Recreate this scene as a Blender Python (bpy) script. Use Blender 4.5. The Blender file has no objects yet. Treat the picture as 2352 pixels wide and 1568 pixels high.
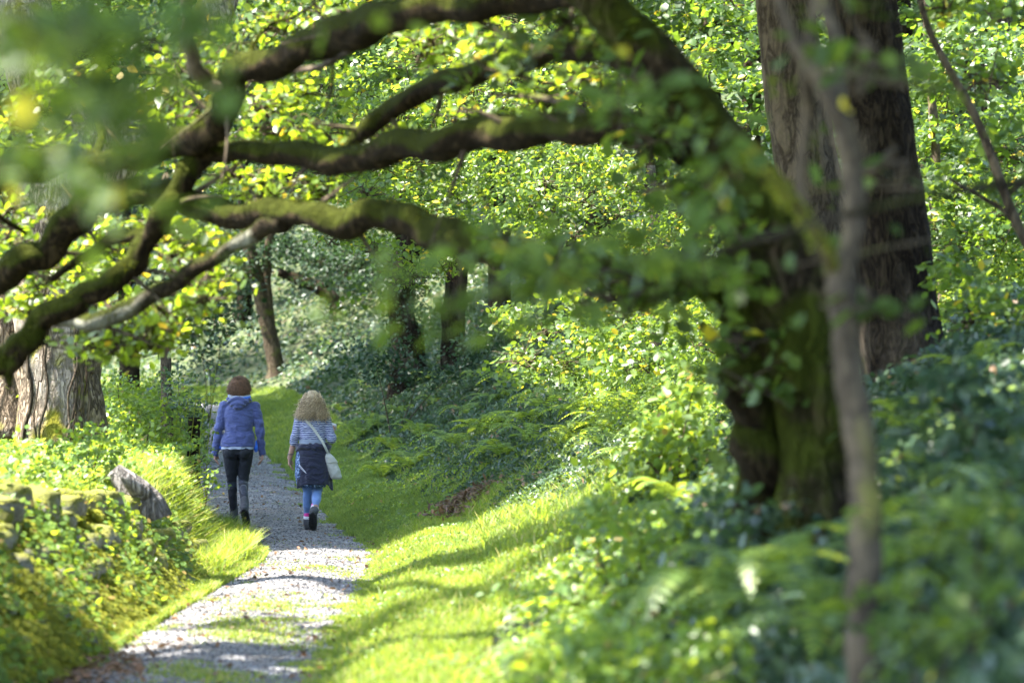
import bpy, math, random
import numpy as np
from mathutils import Vector, Matrix

# ------------------------------------------------------------------ camera, world, sun, exposure
scene = bpy.context.scene
COL = scene.collection
FPX = 100 / 36 * 2352          # focal length in reference pixels (reference width 2352)
HOR = 885.0                    # row of the horizon
CAMZ = 1.6
cam_d = bpy.data.cameras.new('camera'); cam = bpy.data.objects.new('camera', cam_d); COL.objects.link(cam)
cam.location = (0, 0, CAMZ); cam.rotation_euler = (math.radians(90), 0, 0)
cam_d.lens = 100; cam_d.sensor_width = 36; cam_d.shift_y = (HOR - 784) / 2352
cam_d.clip_start = 0.1; cam_d.clip_end = 1500
cam_d.dof.use_dof = True; cam_d.dof.focus_distance = 31.4; cam_d.dof.aperture_fstop = 2.25
scene.camera = cam

EL, AZ = math.radians(60), math.radians(-8)
SUN = Vector((-math.cos(EL) * math.cos(AZ), math.cos(EL) * math.sin(AZ), math.sin(EL)))
world = bpy.data.worlds.new('World'); scene.world = world; world.use_nodes = True
wn = world.node_tree.nodes; wl = world.node_tree.links
sky = wn.new('ShaderNodeTexSky'); sky.sky_type = 'NISHITA'; sky.sun_disc = False
sky.sun_elevation = EL; sky.sun_rotation = math.atan2(SUN.x, SUN.y)
wl.new(sky.outputs[0], wn['Background'].inputs[0]); wn['Background'].inputs[1].default_value = 0.15
sd = bpy.data.lights.new('sun', 'SUN'); sd.energy = 5.0; sd.angle = math.radians(0.9); sd.color = (1, .95, .86)
so = bpy.data.objects.new('sun', sd); COL.objects.link(so); so.rotation_euler = SUN.to_track_quat('Z', 'Y').to_euler()
so.location = (-30, 10, 40)
vs = scene.view_settings; vs.view_transform = 'Standard'; vs.look = 'None'; vs.gamma = 1; vs.exposure = 2.92

# ------------------------------------------------------------------ helpers
RNG = np.random.default_rng(7)
random.seed(7)
def W(px, py, Y): return ((px - 1176) / FPX * Y, Y, CAMZ - (py - HOR) / FPX * Y)

def fb(x, y, s=1.0, k=0.0):
    "cheap smooth noise in about -1..1"
    x = np.asarray(x) * s; y = np.asarray(y) * s
    return (np.sin(x * 1.3 + 2.1 * np.sin(y * .9 + k) + k) + np.sin(y * 1.7 + 1.7 * np.sin(x * 1.1 + 2 * k) + 3 * k)
            + .6 * np.sin(x * 3.1 + y * 2.3 + k) + .6 * np.sin(y * 3.7 - x * 2.9 + 1.3 * np.sin(x * 2.2) + k)) / 3.0

def sst(a, b, x):
    t = np.clip((x - a) / (b - a), 0, 1); return t * t * (3 - 2 * t)
PY_ = [0, 10, 15.3, 18.5, 22.5, 26.5, 29, 32, 42, 55, 66, 75, 90, 110, 160, 400]
PR_ = [-.85, -.95, -1.03, -1.12, -1.12, -1.2, -1.42, -1.84, -3.12, -4.76, -6.1, -7.3, -17, -36, -90, -350]
PL_ = [-2.5, -2.5, -2.55, -2.5, -2.42, -2.35, -2.75, -3.5, -4.7, -6.2, -7.3, -8.6, -19, -39, -94, -356]
PZ_ = [0, 0, 0, 0, 0, 0, 0, 0, .22, .63, .9, 1.08, 1.3, 1.5, 2, 3]
_yy = np.linspace(0, 400, 4001)
def _sm(v, w=25):
    a = np.interp(_yy, PY_, v); k = np.ones(w) / w
    return np.convolve(np.pad(a, w // 2, mode='edge'), k, mode='valid')
_R, _L, _Z = _sm(PR_), _sm(PL_), _sm(PZ_)
def xr(y): return np.interp(y, _yy, _R)
def xl(y): return np.interp(y, _yy, _L)
def zp(y): return np.interp(y, _yy, _Z)
def gz(x, y):
    x = np.asarray(x, float); y = np.asarray(y, float)
    s = x - xr(y); sl = xl(y) - x
    h = .14 * sst(0, .5, s) + .10 * np.clip(s, 0, 1.0) + .47 * np.clip(s - .9, 0, 40) + .25 * np.clip(s - 41, 0, 200)
    bank = .78 - .35 * sst(30, 42, y)
    hl = bank * sst(.25, .85, sl) + .04 * np.clip(sl - .8, 0, 60)
    n = fb(x, y, .7) * .07 + fb(x, y, 2.3, 1.) * .03
    off = sst(.3, 1.4, s) + sst(.5, 1.2, sl)
    cent = np.exp(-((x - (xr(y) + xl(y)) / 2) / .3) ** 2) * .03
    return zp(y) + h + hl + n * off + cent * (off < .01)
def hit(px, py, y0=6., y1=200.):
    "first terrain point seen through a reference pixel"
    Y = np.linspace(y0, y1, 4000); x = (px - 1176) / FPX * Y; z = CAMZ - (py - HOR) / FPX * Y
    b = np.nonzero(z <= gz(x, Y))[0]
    i = b[0] if len(b) else -1
    return float(x[i]), float(Y[i]), float(gz(x[i], Y[i]))

def link(name, me, mat=None, parent=None):
    o = bpy.data.objects.new(name, me); COL.objects.link(o)
    if mat: me.materials.append(mat)
    if parent: o.parent = parent
    return o
def tag(o, label=None, cat=None, group=None, kind=None):
    if label: o['label'] = label
    if cat: o['category'] = cat
    if group: o['group'] = group
    if kind: o['kind'] = kind
    return o
def empty(name, loc=(0, 0, 0), rz=0):
    o = bpy.data.objects.new(name, None); COL.objects.link(o); o.location = loc; o.rotation_euler = (0, 0, rz)
    o.empty_display_size = .2
    return o

class MB:
    "collects vertices, quads and triangles, links them as one mesh"
    def __init__(s): s.v = []; s.q = []; s.t = []; s.n = 0
    def add(s, V, Q=None, T=None):
        V = np.asarray(V, float).reshape(-1, 3); s.v.append(V)
        if Q is not None and len(Q): s.q.append(np.asarray(Q, int).reshape(-1, 4) + s.n)
        if T is not None and len(T): s.t.append(np.asarray(T, int).reshape(-1, 3) + s.n)
        s.n += len(V)
    def mesh(s, name, smooth=True):
        V = np.concatenate(s.v) if s.v else np.zeros((0, 3))
        Q = np.concatenate(s.q) if s.q else np.zeros((0, 4), int)
        T = np.concatenate(s.t) if s.t else np.zeros((0, 3), int)
        me = bpy.data.meshes.new(name)
        me.vertices.add(len(V)); me.vertices.foreach_set('co', V.astype(np.float32).ravel())
        me.loops.add(len(Q) * 4 + len(T) * 3)
        me.loops.foreach_set('vertex_index', np.concatenate([Q.ravel(), T.ravel()]).astype(np.int32))
        me.polygons.add(len(Q) + len(T))
        st = np.concatenate([np.arange(len(Q)) * 4, len(Q) * 4 + np.arange(len(T)) * 3]).astype(np.int32)
        me.polygons.foreach_set('loop_start', st)
        me.polygons.foreach_set('use_smooth', np.full(len(Q) + len(T), smooth))
        me.update(calc_edges=True); me.validate()
        return me
    def build(s, name, mat, parent=None, smooth=True):
        return link(name, s.mesh(name, smooth), mat, parent)

def catmull(P, R, n=6):
    P = np.asarray(P, float); R = np.asarray(R, float)
    A = np.vstack([2 * P[0] - P[1], P, 2 * P[-1] - P[-2]]); out = []; rr = []
    for i in range(len(P) - 1):
        p0, p1, p2, p3 = A[i], A[i + 1], A[i + 2], A[i + 3]
        for k in range(n):
            t = k / n
            out.append(.5 * ((2 * p1) + (-p0 + p2) * t + (2 * p0 - 5 * p1 + 4 * p2 - p3) * t * t + (-p0 + 3 * p1 - 3 * p2 + p3) * t ** 3))
            rr.append(R[i] * (1 - t) + R[i + 1] * t)
    out.append(P[-1]); rr.append(R[-1])
    return np.array(out), np.array(rr)

def tube(mb, P, R, seg=12, n=6, rough=.0, freq=3., ridge=0., nr=9, seed=0., wob=0.):
    "a limb: smooth centre line, tapering radius, lumps, bark ridges"
    C, r = catmull(P, R, n)
    if wob:
        k = np.arange(len(C)); C = C + np.stack([np.sin(k * .9 + seed), np.cos(k * .7 + seed * 2), np.sin(k * .8 + seed * 3)], 1) * (r * wob)[:, None]
    T = np.gradient(C, axis=0); T /= np.linalg.norm(T, axis=1)[:, None] + 1e-9
    up = np.array([.31, .2, .93]) if abs(T[0][2]) < .8 else np.array([1., .1, .0])
    L = np.concatenate([[0], np.cumsum(np.linalg.norm(np.diff(C, axis=0), axis=1))])
    V = []; a = np.arange(seg) / seg * 2 * math.pi
    u = np.cross(up, T[0]); u /= np.linalg.norm(u)
    for i in range(len(C)):
        u = u - T[i] * np.dot(u, T[i]); u /= np.linalg.norm(u) + 1e-9
        w = np.cross(T[i], u)
        d = 1 + rough * fb(np.cos(a) * 1.5 + seed, np.sin(a) * 1.5 + L[i] * freq) + ridge * np.sin(a * nr + 1.5 * np.sin(L[i] * 2.3 + seed) + seed)
        V.append(C[i] + (np.cos(a)[:, None] * u + np.sin(a)[:, None] * w) * (r[i] * d)[:, None])
    V = np.concatenate(V); m = len(C)
    i = np.arange(m - 1)[:, None] * seg; j = np.arange(seg)[None, :]; j2 = (j + 1) % seg
    Q = np.stack([i + j, i + j2, i + seg + j2, i + seg + j], -1).reshape(-1, 4)
    V = np.vstack([V, C[0], C[-1]]); e = m * seg
    k = np.arange(seg); k2 = (k + 1) % seg
    Tt = np.concatenate([np.stack([k2, k, np.full(seg, e)], 1), np.stack([(m - 1) * seg + k, (m - 1) * seg + k2, np.full(seg, e + 1)], 1)])
    mb.add(V, Q, Tt)

def basis(N, rng=RNG, T=None):
    N = N / (np.linalg.norm(N, axis=1)[:, None] + 1e-9)
    if T is None: T = rng.normal(size=N.shape)
    T = T - N * np.sum(T * N, 1)[:, None]; T /= np.linalg.norm(T, axis=1)[:, None] + 1e-9
    return N, T, np.cross(T, N)

LT = np.array([[0, 0, 0], [-.3, .3, .07], [-.27, .68, .09], [0, 1, -.05], [.27, .68, .09], [.3, .3, .07]])
LTN = np.array([[0, 0, 0], [-.19, .3, .04], [-.15, .68, .05], [0, 1, -.05], [.15, .68, .05], [.19, .3, .04]])
def leaves(mb, P, size, tilt=.7, T=None, narrow=False, N=None, rng=RNG, side=None):
    "leaf blades folded along the midrib, one island each"
    P = np.asarray(P, float); n = len(P)
    if n == 0: return
    size = np.broadcast_to(size, (n,)) * rng.uniform(.65, 1.25, n)
    if N is None:
        N = rng.normal(size=(n, 3)) * tilt; N[:, 2] += 1; N += np.array([-.25, -.35, 0])
    N, T, B = basis(N, rng, T)
    t = (LTN if narrow else LT)
    V = P[:, None, :] + (t[None, :, 0, None] * B[:, None, :] + (t[None, :, 1, None] - .3) * T[:, None, :] + t[None, :, 2, None] * N[:, None, :] * rng.uniform(-1, 1.6, (n, 1, 1))) * size[:, None, None]
    b = np.arange(n)[:, None] * 6
    Q = np.concatenate([b + np.array([[0, 3, 2, 1]]), b + np.array([[0, 5, 4, 3]])])
    mb.add(V.reshape(-1, 3), Q)

def blades(mb, P, h, w, lean=.5, rng=RNG, wind=(0, 0)):
    P = np.asarray(P, float); n = len(P)
    if n == 0: return
    h = np.broadcast_to(h, (n,)) * rng.uniform(.5, 1.2, n); w = np.broadcast_to(w, (n,))
    a = rng.uniform(0, 2 * math.pi, n); d = np.stack([np.cos(a), np.sin(a), np.zeros(n)], 1)
    b = rng.uniform(0, 2 * math.pi, n); l = np.stack([np.cos(b) + wind[0], np.sin(b) + wind[1], np.zeros(n)], 1) * (lean * rng.uniform(.2, 1.2, n))[:, None]
    up = np.array([0, 0, 1.])
    m = P + (up + l * .3) * (h * .55)[:, None]; t = P + (up * .93 + l) * h[:, None]
    V = np.stack([P - d * w[:, None], P + d * w[:, None], m + d * w[:, None] * .7, m - d * w[:, None] * .7, t], 1)
    i = np.arange(n)[:, None] * 5
    mb.add(V.reshape(-1, 3), i + np.array([[0, 1, 2, 3]]), i + np.array([[3, 2, 4]]))

# ------------------------------------------------------------------ materials
def mat(name):
    m = bpy.data.materials.new(name); m.use_nodes = True
    nt = m.node_tree; return m, nt, nt.nodes, nt.links, nt.nodes['Principled BSDF']
def ramp(N, L, src, stops, interp='LINEAR'):
    r = N.new('ShaderNodeValToRGB'); r.color_ramp.interpolation = interp
    e = r.color_ramp.elements
    while len(e) < len(stops): e.new(.5)
    for k, (p, c) in enumerate(stops): e[k].position = p; e[k].color = (*c, 1)
    L.new(src, r.inputs[0]); return r.outputs[0]
def noise(N, L, scale, detail=4, vec=None, rough=.55, dist=0.):
    t = N.new('ShaderNodeTexNoise'); t.inputs['Scale'].default_value = scale; t.inputs['Detail'].default_value = detail
    t.inputs['Roughness'].default_value = rough; t.inputs['Distortion'].default_value = dist
    if vec is not None: L.new(vec, t.inputs['Vector'])
    return t.outputs['Fac']
def mapping(N, L, sc, out='Object'):
    c = N.new('ShaderNodeTexCoord'); m = N.new('ShaderNodeMapping'); m.inputs['Scale'].default_value = sc
    L.new(c.outputs[out], m.inputs[0]); return m.outputs[0]
def mix(N, L, f, a, b, mode='MIX'):
    m = N.new('ShaderNodeMix'); m.data_type = 'RGBA'; m.blend_type = mode
    for s, v in ((m.inputs[0], f), (m.inputs[6], a), (m.inputs[7], b)):
        if isinstance(v, (int, float)): s.default_value = v
        elif isinstance(v, tuple): s.default_value = (*v, 1)
        else: L.new(v, s)
    return m.outputs[2]
def bump(N, L, h, b, strength=.5, dist=.02, prev=None):
    n = N.new('ShaderNodeBump'); n.inputs['Strength'].default_value = strength; n.inputs['Distance'].default_value = dist
    L.new(h, n.inputs['Height'])
    if prev: L.new(prev, n.inputs['Normal'])
    if b: L.new(n.outputs[0], b.inputs['Normal'])
    return n.outputs[0]
def mathn(N, L, op, a, b=None, clamp=False):
    m = N.new('ShaderNodeMath'); m.operation = op; m.use_clamp = clamp
    for i, v in enumerate((a, b)):
        if v is None: continue
        if isinstance(v, (int, float)): m.inputs[i].default_value = v
        else: L.new(v, m.inputs[i])
    return m.outputs[0]

def leaf_mat(name, refl, trans, tw=.5, rough=.42, spec=.5, odd=None, var=.5, patch=.8):
    "leaf: coloured per leaf and by patch, part of the light passes through"
    m, nt, N, L, P = mat(name)
    g = N.new('ShaderNodeNewGeometry'); rnd = g.outputs['Random Per Island']
    nz = noise(N, L, patch, 2, mapping(N, L, (1, 1, 1)))
    v = mathn(N, L, 'ADD', mathn(N, L, 'MULTIPLY', rnd, .55), mathn(N, L, 'MULTIPLY', nz, .55))
    def three(c):
        lo = tuple(x * (1 - var) for x in c); hi = (min(c[0] * (1 + var * 1.5), 1), min(c[1] * (1 + var * .8), 1), c[2] * (1 + var * .3))
        st = [(.2, lo), (.55, c), (.9, hi)]
        col = ramp(N, L, v, st)
        if odd:
            f = mathn(N, L, 'GREATER_THAN', rnd, 1 - odd[1]); col = mix(N, L, f, col, odd[0])
        return col
    L.new(three(refl), P.inputs['Base Color']); P.inputs['Roughness'].default_value = rough
    P.inputs['Specular IOR Level'].default_value = spec
    t = N.new('ShaderNodeBsdfTranslucent'); L.new(three(trans), t.inputs[0])
    ms = N.new('ShaderNodeMixShader'); ms.inputs[0].default_value = tw
    L.new(P.outputs[0], ms.inputs[1]); L.new(t.outputs[0], ms.inputs[2])
    L.new(ms.outputs[0], N['Material Output'].inputs[0])
    return m
M = {}
M['oak_leaf'] = leaf_mat('oak_leaf', (.045, .09, .024), (.17, .28, .02), .5, .42, .4, ((.55, .42, .03), .02))
M['beech_leaf'] = leaf_mat('beech_leaf', (.072, .13, .028), (.24, .36, .025), .52, .40, .5, ((.6, .45, .03), .03))
M['dark_leaf'] = leaf_mat('dark_leaf', (.022, .05, .022), (.04, .09, .02), .3, .45, .3)
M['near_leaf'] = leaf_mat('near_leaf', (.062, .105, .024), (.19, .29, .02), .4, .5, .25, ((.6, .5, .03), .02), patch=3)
M['ivy_leaf'] = leaf_mat('ivy_leaf', (.038, .075, .038), (.10, .17, .04), .35, .42, .45, ((.18, .11, .06), .015))
M['bank_leaf'] = leaf_mat('bank_leaf', (.10, .18, .035), (.32, .44, .03), .5, .42, .4, ((.35, .25, .08), .02), patch=1.5)
M['fern'] = leaf_mat('fern', (.13, .21, .05), (.34, .46, .04), .45, .45, .5, patch=1.)
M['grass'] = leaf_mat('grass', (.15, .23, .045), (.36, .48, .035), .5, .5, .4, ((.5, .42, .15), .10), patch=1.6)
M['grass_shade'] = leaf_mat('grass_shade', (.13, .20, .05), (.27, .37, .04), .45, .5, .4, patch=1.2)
M['moss_strand'] = leaf_mat('moss_strand', (.17, .20, .03), (.38, .42, .04), .5, .6, .2, ((.25, .17, .05), .02), patch=2)
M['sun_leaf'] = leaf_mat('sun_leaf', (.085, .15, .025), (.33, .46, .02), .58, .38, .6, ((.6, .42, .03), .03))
M['limb_moss'] = leaf_mat('limb_moss', (.05, .06, .01), (.12, .14, .01), .4, .7, .15, patch=2)
M['dead_leaf'] = leaf_mat('dead_leaf', (.13, .085, .055), (.15, .09, .04), .3, .6, .3)

def bark(name, base, dark, moss=(.07, .085, .01), mossy=.5, sc=14., st=(1, 1, .25), bs=.8, updir=True, light=None):
    m, nt, N, L, P = mat(name)
    v = mapping(N, L, st)
    nn = noise(N, L, sc, 5, v, .6, .8)
    rdg = mathn(N, L, 'ABSOLUTE', mathn(N, L, 'SUBTRACT', nn, .5))
    edge = ramp(N, L, rdg, [(0, (0, 0, 0)), (.035, (.45, .45, .45)), (.11, (1, 1, 1))])
    col = mix(N, L, edge, dark, base)
    big = noise(N, L, 2.3, 4, mapping(N, L, (1, 1, .5)))
    if light: col = mix(N, L, ramp(N, L, big, [(.5, (0, 0, 0)), (.66, (1, 1, 1))]), col, light)
    fine = noise(N, L, 60, 5, v)
    col = mix(N, L, .6, col, ramp(N, L, fine, [(.3, (.45, .45, .45)), (.7, (1.3, 1.25, 1.2))]), 'MULTIPLY')
    g = N.new('ShaderNodeNewGeometry'); sp = N.new('ShaderNodeSeparateXYZ'); L.new(g.outputs['Normal'], sp.inputs[0])
    mn = noise(N, L, 3.2, 5, mapping(N, L, (1, 1, 1)))
    f = mathn(N, L, 'ADD', mathn(N, L, 'MULTIPLY', sp.outputs['Z'], .45 if updir else .1), mn)
    f = ramp(N, L, f, [(max(.02, .72 - mossy * .5), (0, 0, 0)), (min(.98, .86 - mossy * .5), (1, 1, 1))])
    mcol = mix(N, L, noise(N, L, 25, 3), moss, tuple(min(1, c * 2.0) for c in moss))
    col = mix(N, L, f, col, mcol)
    L.new(col, P.inputs['Base Color']); P.inputs['Roughness'].default_value = .95; P.inputs['Specular IOR Level'].default_value = .06
    b1 = bump(N, L, edge, None, bs, .03); bump(N, L, fine, P, .5, .012, b1)
    return m
M['mossy_bark'] = bark('mossy_bark', (.038, .027, .014), (.012, .009, .005), (.022, .026, .003), .66, 16, (1, 1, .5))  # mossy limb bark, colours darkened to stand in for shade on the limbs
M['mossy_trunk'] = bark('mossy_trunk', (.065, .047, .029), (.02, .015, .009), (.032, .038, .005), .6, 12, (1, 1, .4), 1., False)
M['sun_patched_bark'] = bark('sun_patched_bark', (.05, .038, .022), (.018, .013, .008), (.022, .026, .005), .35, 14, (1, 1, .5), .8, True, (.34, .34, .26))  # pale patches are sunlit spots put into the bark colour
M['oak_bark'] = bark('oak_bark', (.33, .255, .18), (.09, .07, .05), (.17, .16, .02), .36, 15, (1, 1, .38), 1., False, (.38, .33, .27))
M['dark_bark'] = bark('dark_bark', (.042, .031, .021), (.014, .010, .008), (.028, .032, .006), .25, 14, (1, 1, .3), .9, False, (.10, .08, .06))
M['grey_bark'] = bark('grey_bark', (.12, .095, .065), (.06, .048, .036), (.12, .11, .03), .2, 6, (1, 1, .5), .2, False)
M['brown_bark'] = bark('brown_bark', (.115, .09, .062), (.04, .03, .022), (.06, .07, .015), .3, 12, (1, 1, .3), .6, False)
M['lit_moss'] = bark('lit_moss', (.2, .17, .08), (.1, .08, .03), (.16, .17, .015), .95, 16, (1, 1, .5))
M['stump_wood'] = bark('stump_wood', (.30, .28, .27), (.12, .11, .10), (.12, .13, .03), .12, 9, (1, 1, .15), 1., False)

def stone_mat():
    m, nt, N, L, P = mat('mossy_stone')
    n1 = noise(N, L, 5, 6); c = ramp(N, L, n1, [(.3, (.10, .095, .085)), (.7, (.26, .25, .235))])
    g = N.new('ShaderNodeNewGeometry'); sp = N.new('ShaderNodeSeparateXYZ'); L.new(g.outputs['Normal'], sp.inputs[0])
    f = mathn(N, L, 'ADD', mathn(N, L, 'MULTIPLY', sp.outputs['Z'], .3), noise(N, L, 2.6, 5))
    f = ramp(N, L, f, [(.42, (0, 0, 0)), (.58, (1, 1, 1))])
    mc = ramp(N, L, noise(N, L, 14, 4), [(.3, (.07, .065, .012)), (.5, (.12, .13, .018)), (.72, (.22, .20, .035))])
    L.new(mix(N, L, f, c, mc), P.inputs['Base Color']); P.inputs['Roughness'].default_value = .95
    b = bump(N, L, noise(N, L, 70, 5), None, .6, .02); bump(N, L, n1, P, .6, .04, b)
    return m
M['stone'] = stone_mat()

def ground_mat():
    m, nt, N, L, P = mat('soil')
    v = mapping(N, L, (1, 1, 1))
    c = ramp(N, L, noise(N, L, 3., 6, v), [(.3, (.035, .04, .018)), (.5, (.06, .08, .025)), (.7, (.09, .075, .045))])
    L.new(c, P.inputs['Base Color']); P.inputs['Roughness'].default_value = 1
    bump(N, L, noise(N, L, 25, 6, v), P, .8, .05)
    return m
M['soil'] = ground_mat()
def gravel_mat():
    m, nt, N, L, P = mat('slate_gravel')
    v = mapping(N, L, (1, 1, 1))
    vo = N.new('ShaderNodeTexVoronoi'); vo.inputs['Scale'].default_value = 30; L.new(v, vo.inputs['Vector'])
    sp = N.new('ShaderNodeSeparateColor'); L.new(vo.outputs['Color'], sp.inputs[0])
    c = ramp(N, L, sp.outputs[0], [(0, (.06, .06, .065)), (.5, (.12, .118, .124)), (.9, (.19, .19, .195)), (1, (.30, .30, .31))])
    vo2 = N.new('ShaderNodeTexVoronoi'); vo2.inputs['Scale'].default_value = 75; L.new(v, vo2.inputs['Vector'])
    sp2 = N.new('ShaderNodeSeparateColor'); L.new(vo2.outputs['Color'], sp2.inputs[0])
    c = mix(N, L, .45, c, ramp(N, L, sp2.outputs[0], [(0, (.12, .11, .11)), (1, (.5, .48, .48))]))
    dirt = ramp(N, L, noise(N, L, 1.6, 7, v, .7), [(.42, (0, 0, 0)), (.6, (1, 1, 1))])
    c = mix(N, L, mathn(N, L, 'MULTIPLY', dirt, .7), c, (.11, .09, .072))
    L.new(c, P.inputs['Base Color']); P.inputs['Roughness'].default_value = .75
    b = bump(N, L, vo.outputs['Distance'], None, .9, .03)
    b = bump(N, L, noise(N, L, 9, 6, v), None, .6, .05, b); bump(N, L, vo2.outputs['Distance'], P, .7, .015, b)
    return m
M['gravel'] = gravel_mat()

def cloth(name, c, var=.15, rough=.9, bs=.25, sc=7., sheen=.3):
    m, nt, N, L, P = mat(name)
    f = noise(N, L, 90, 4)
    L.new(ramp(N, L, f, [(.3, tuple(x * (1 - var) for x in c)), (.7, tuple(min(1, x * (1 + var)) for x in c))]), P.inputs['Base Color'])
    P.inputs['Roughness'].default_value = rough
    P.inputs['Sheen Weight'].default_value = sheen
    n = noise(N, L, sc, 3, mapping(N, L, (1, 1, 2.6)), .5, .8)
    b = bump(N, L, n, None, bs * 1.4, .05); bump(N, L, f, P, .2, .003, b)
    return m
M['fleece'] = cloth('blue_fleece', (.058, .074, .205), bs=.5)
M['pale_cloth'] = cloth('pale_blue_cloth', (.42, .46, .60))
M['bright_blue'] = cloth('bright_blue_cloth', (.03, .16, .75))
M['black_stretch'] = cloth('black_stretch', (.008, .010, .017), rough=.75, sheen=.05)
M['grey_panel'] = cloth('grey_panel', (.018, .024, .042), rough=.8)
M['navy'] = cloth('navy_cloth', (.012, .014, .038), bs=.6)
M['grey_cloth'] = cloth('grey_band', (.22, .26, .34))
M['denim'] = cloth('pale_denim', (.11, .20, .42))
M['pink'] = cloth('pink_knit', (.70, .04, .30))
M['white_knit'] = cloth('white_knit', (.75, .72, .78))
M['boot'] = cloth('grey_boot', (.05, .053, .06), rough=.75, sheen=0)
M['boot_sole'] = cloth('black_rubber', (.012, .012, .014), rough=.6, sheen=0)
M['tan_sole'] = cloth('yellow_rubber', (.35, .22, .05), rough=.6, sheen=0)
M['canvas'] = cloth('cream_canvas', (.42, .41, .38), sc=12)
M['paper'] = cloth('white_paper', (.8, .8, .82), bs=.05, sheen=0)
M['dark_metal'] = cloth('dark_metal', (.06, .06, .07), rough=.3, bs=0, sheen=0)
def skin():
    m, nt, N, L, P = mat('skin')
    L.new(ramp(N, L, noise(N, L, 20, 3), [(.3, (.36, .19, .14)), (.7, (.46, .26, .20))]), P.inputs['Base Color'])
    P.inputs['Roughness'].default_value = .55; P.inputs['Subsurface Weight'].default_value = .1
    P.inputs['Subsurface Radius'].default_value = (.01, .004, .002)
    return m
M['skin'] = skin()
def hairm(name, a, b):
    m, nt, N, L, P = mat(name)
    g = N.new('ShaderNodeNewGeometry')
    v = mathn(N, L, 'ADD', mathn(N, L, 'MULTIPLY', g.outputs['Random Per Island'], .7), mathn(N, L, 'MULTIPLY', noise(N, L, 25, 3), .4))
    L.new(ramp(N, L, v, [(.1, a), (.95, b)]), P.inputs['Base Color']); P.inputs['Roughness'].default_value = .45
    return m
M['brown_hair'] = hairm('brown_hair', (.04, .02, .012), (.36, .19, .11))
M['blond_hair'] = hairm('blond_hair', (.15, .095, .05), (.85, .66, .43))
def stripes():
    m, nt, N, L, P = mat('striped_jersey')
    c = N.new('ShaderNodeTexCoord'); sp = N.new('ShaderNodeSeparateXYZ'); L.new(c.outputs['Object'], sp.inputs[0])
    z = mathn(N, L, 'ADD', sp.outputs['Z'], mathn(N, L, 'MULTIPLY', noise(N, L, 9, 2), .03))
    fr = mathn(N, L, 'FRACT', mathn(N, L, 'MULTIPLY', z, 50.))
    f = mathn(N, L, 'GREATER_THAN', fr, .48)
    L.new(mix(N, L, f, (.40, .42, .53), (.045, .055, .17)), P.inputs['Base Color']); P.inputs['Roughness'].default_value = .9
    bump(N, L, noise(N, L, 8, 3, mapping(N, L, (1, 1, 2.4)), .5, .8), P, .5, .05)
    return m
M['stripes'] = stripes()
def pattern():
    m, nt, N, L, P = mat('blue_print')
    vo = N.new('ShaderNodeTexVoronoi'); vo.inputs['Scale'].default_value = 60
    L.new(mapping(N, L, (1, 1, 1)), vo.inputs['Vector'])
    L.new(ramp(N, L, vo.outputs['Distance'], [(.2, (.45, .55, .68)), (.45, (.07, .14, .32)), (.7, (.03, .05, .10))]), P.inputs['Base Color'])
    P.inputs['Roughness'].default_value = .9
    return m
M['print'] = pattern()

# ------------------------------------------------------------------ terrain and path
ys = np.concatenate([np.arange(-8, 6, 1.), np.arange(6, 36, .14), np.arange(36, 80, .4), np.arange(80, 150, 1.5), np.arange(150, 420, 8)])
xs = np.concatenate([np.arange(-300, -40, 12.), np.arange(-40, -9, 1.2), np.arange(-9, 7, .11), np.arange(7, 40, 1.2), np.arange(40, 300, 12.)])
X, Yg = np.meshgrid(xs, ys); Z = gz(X, np.maximum(Yg, 0.))
Z = Z - .03 * ((X > xl(Yg)) & (X < xr(Yg)))
gm = MB(); nx, ny = len(xs), len(ys); i, j = np.meshgrid(np.arange(ny - 1), np.arange(nx - 1), indexing='ij'); b = (i * nx + j).ravel()
gm.add(np.stack([X, Yg, Z], -1).reshape(-1, 3), np.stack([b, b + 1, b + nx + 1, b + nx], 1))
tag(gm.build('ground', M['soil']), kind='structure')

pm = MB(); py_ = np.concatenate([np.arange(2, 40, .06), np.arange(40, 100, .25)]); nu = 34
u = np.linspace(-.04, 1.04, nu)
PX = xl(py_)[:, None] * (1 - u) + xr(py_)[:, None] * u + 0 * py_[:, None]
PYY = np.repeat(py_[:, None], nu, 1)
PZ = gz(np.clip(PX, xl(PYY) + .001, xr(PYY) - .001), PYY) + .004 + fb(PX, PYY, 9) * .006 + fb(PX, PYY, 23, 2) * .004
b = (np.arange(len(py_) - 1)[:, None] * nu + np.arange(nu - 1)[None]).ravel()
pm.add(np.stack([PX, PYY, PZ], -1).reshape(-1, 3), np.stack([b, b + 1, b + nu + 1, b + nu], 1))
tag(pm.build('path', M['gravel']), kind='structure')

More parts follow.
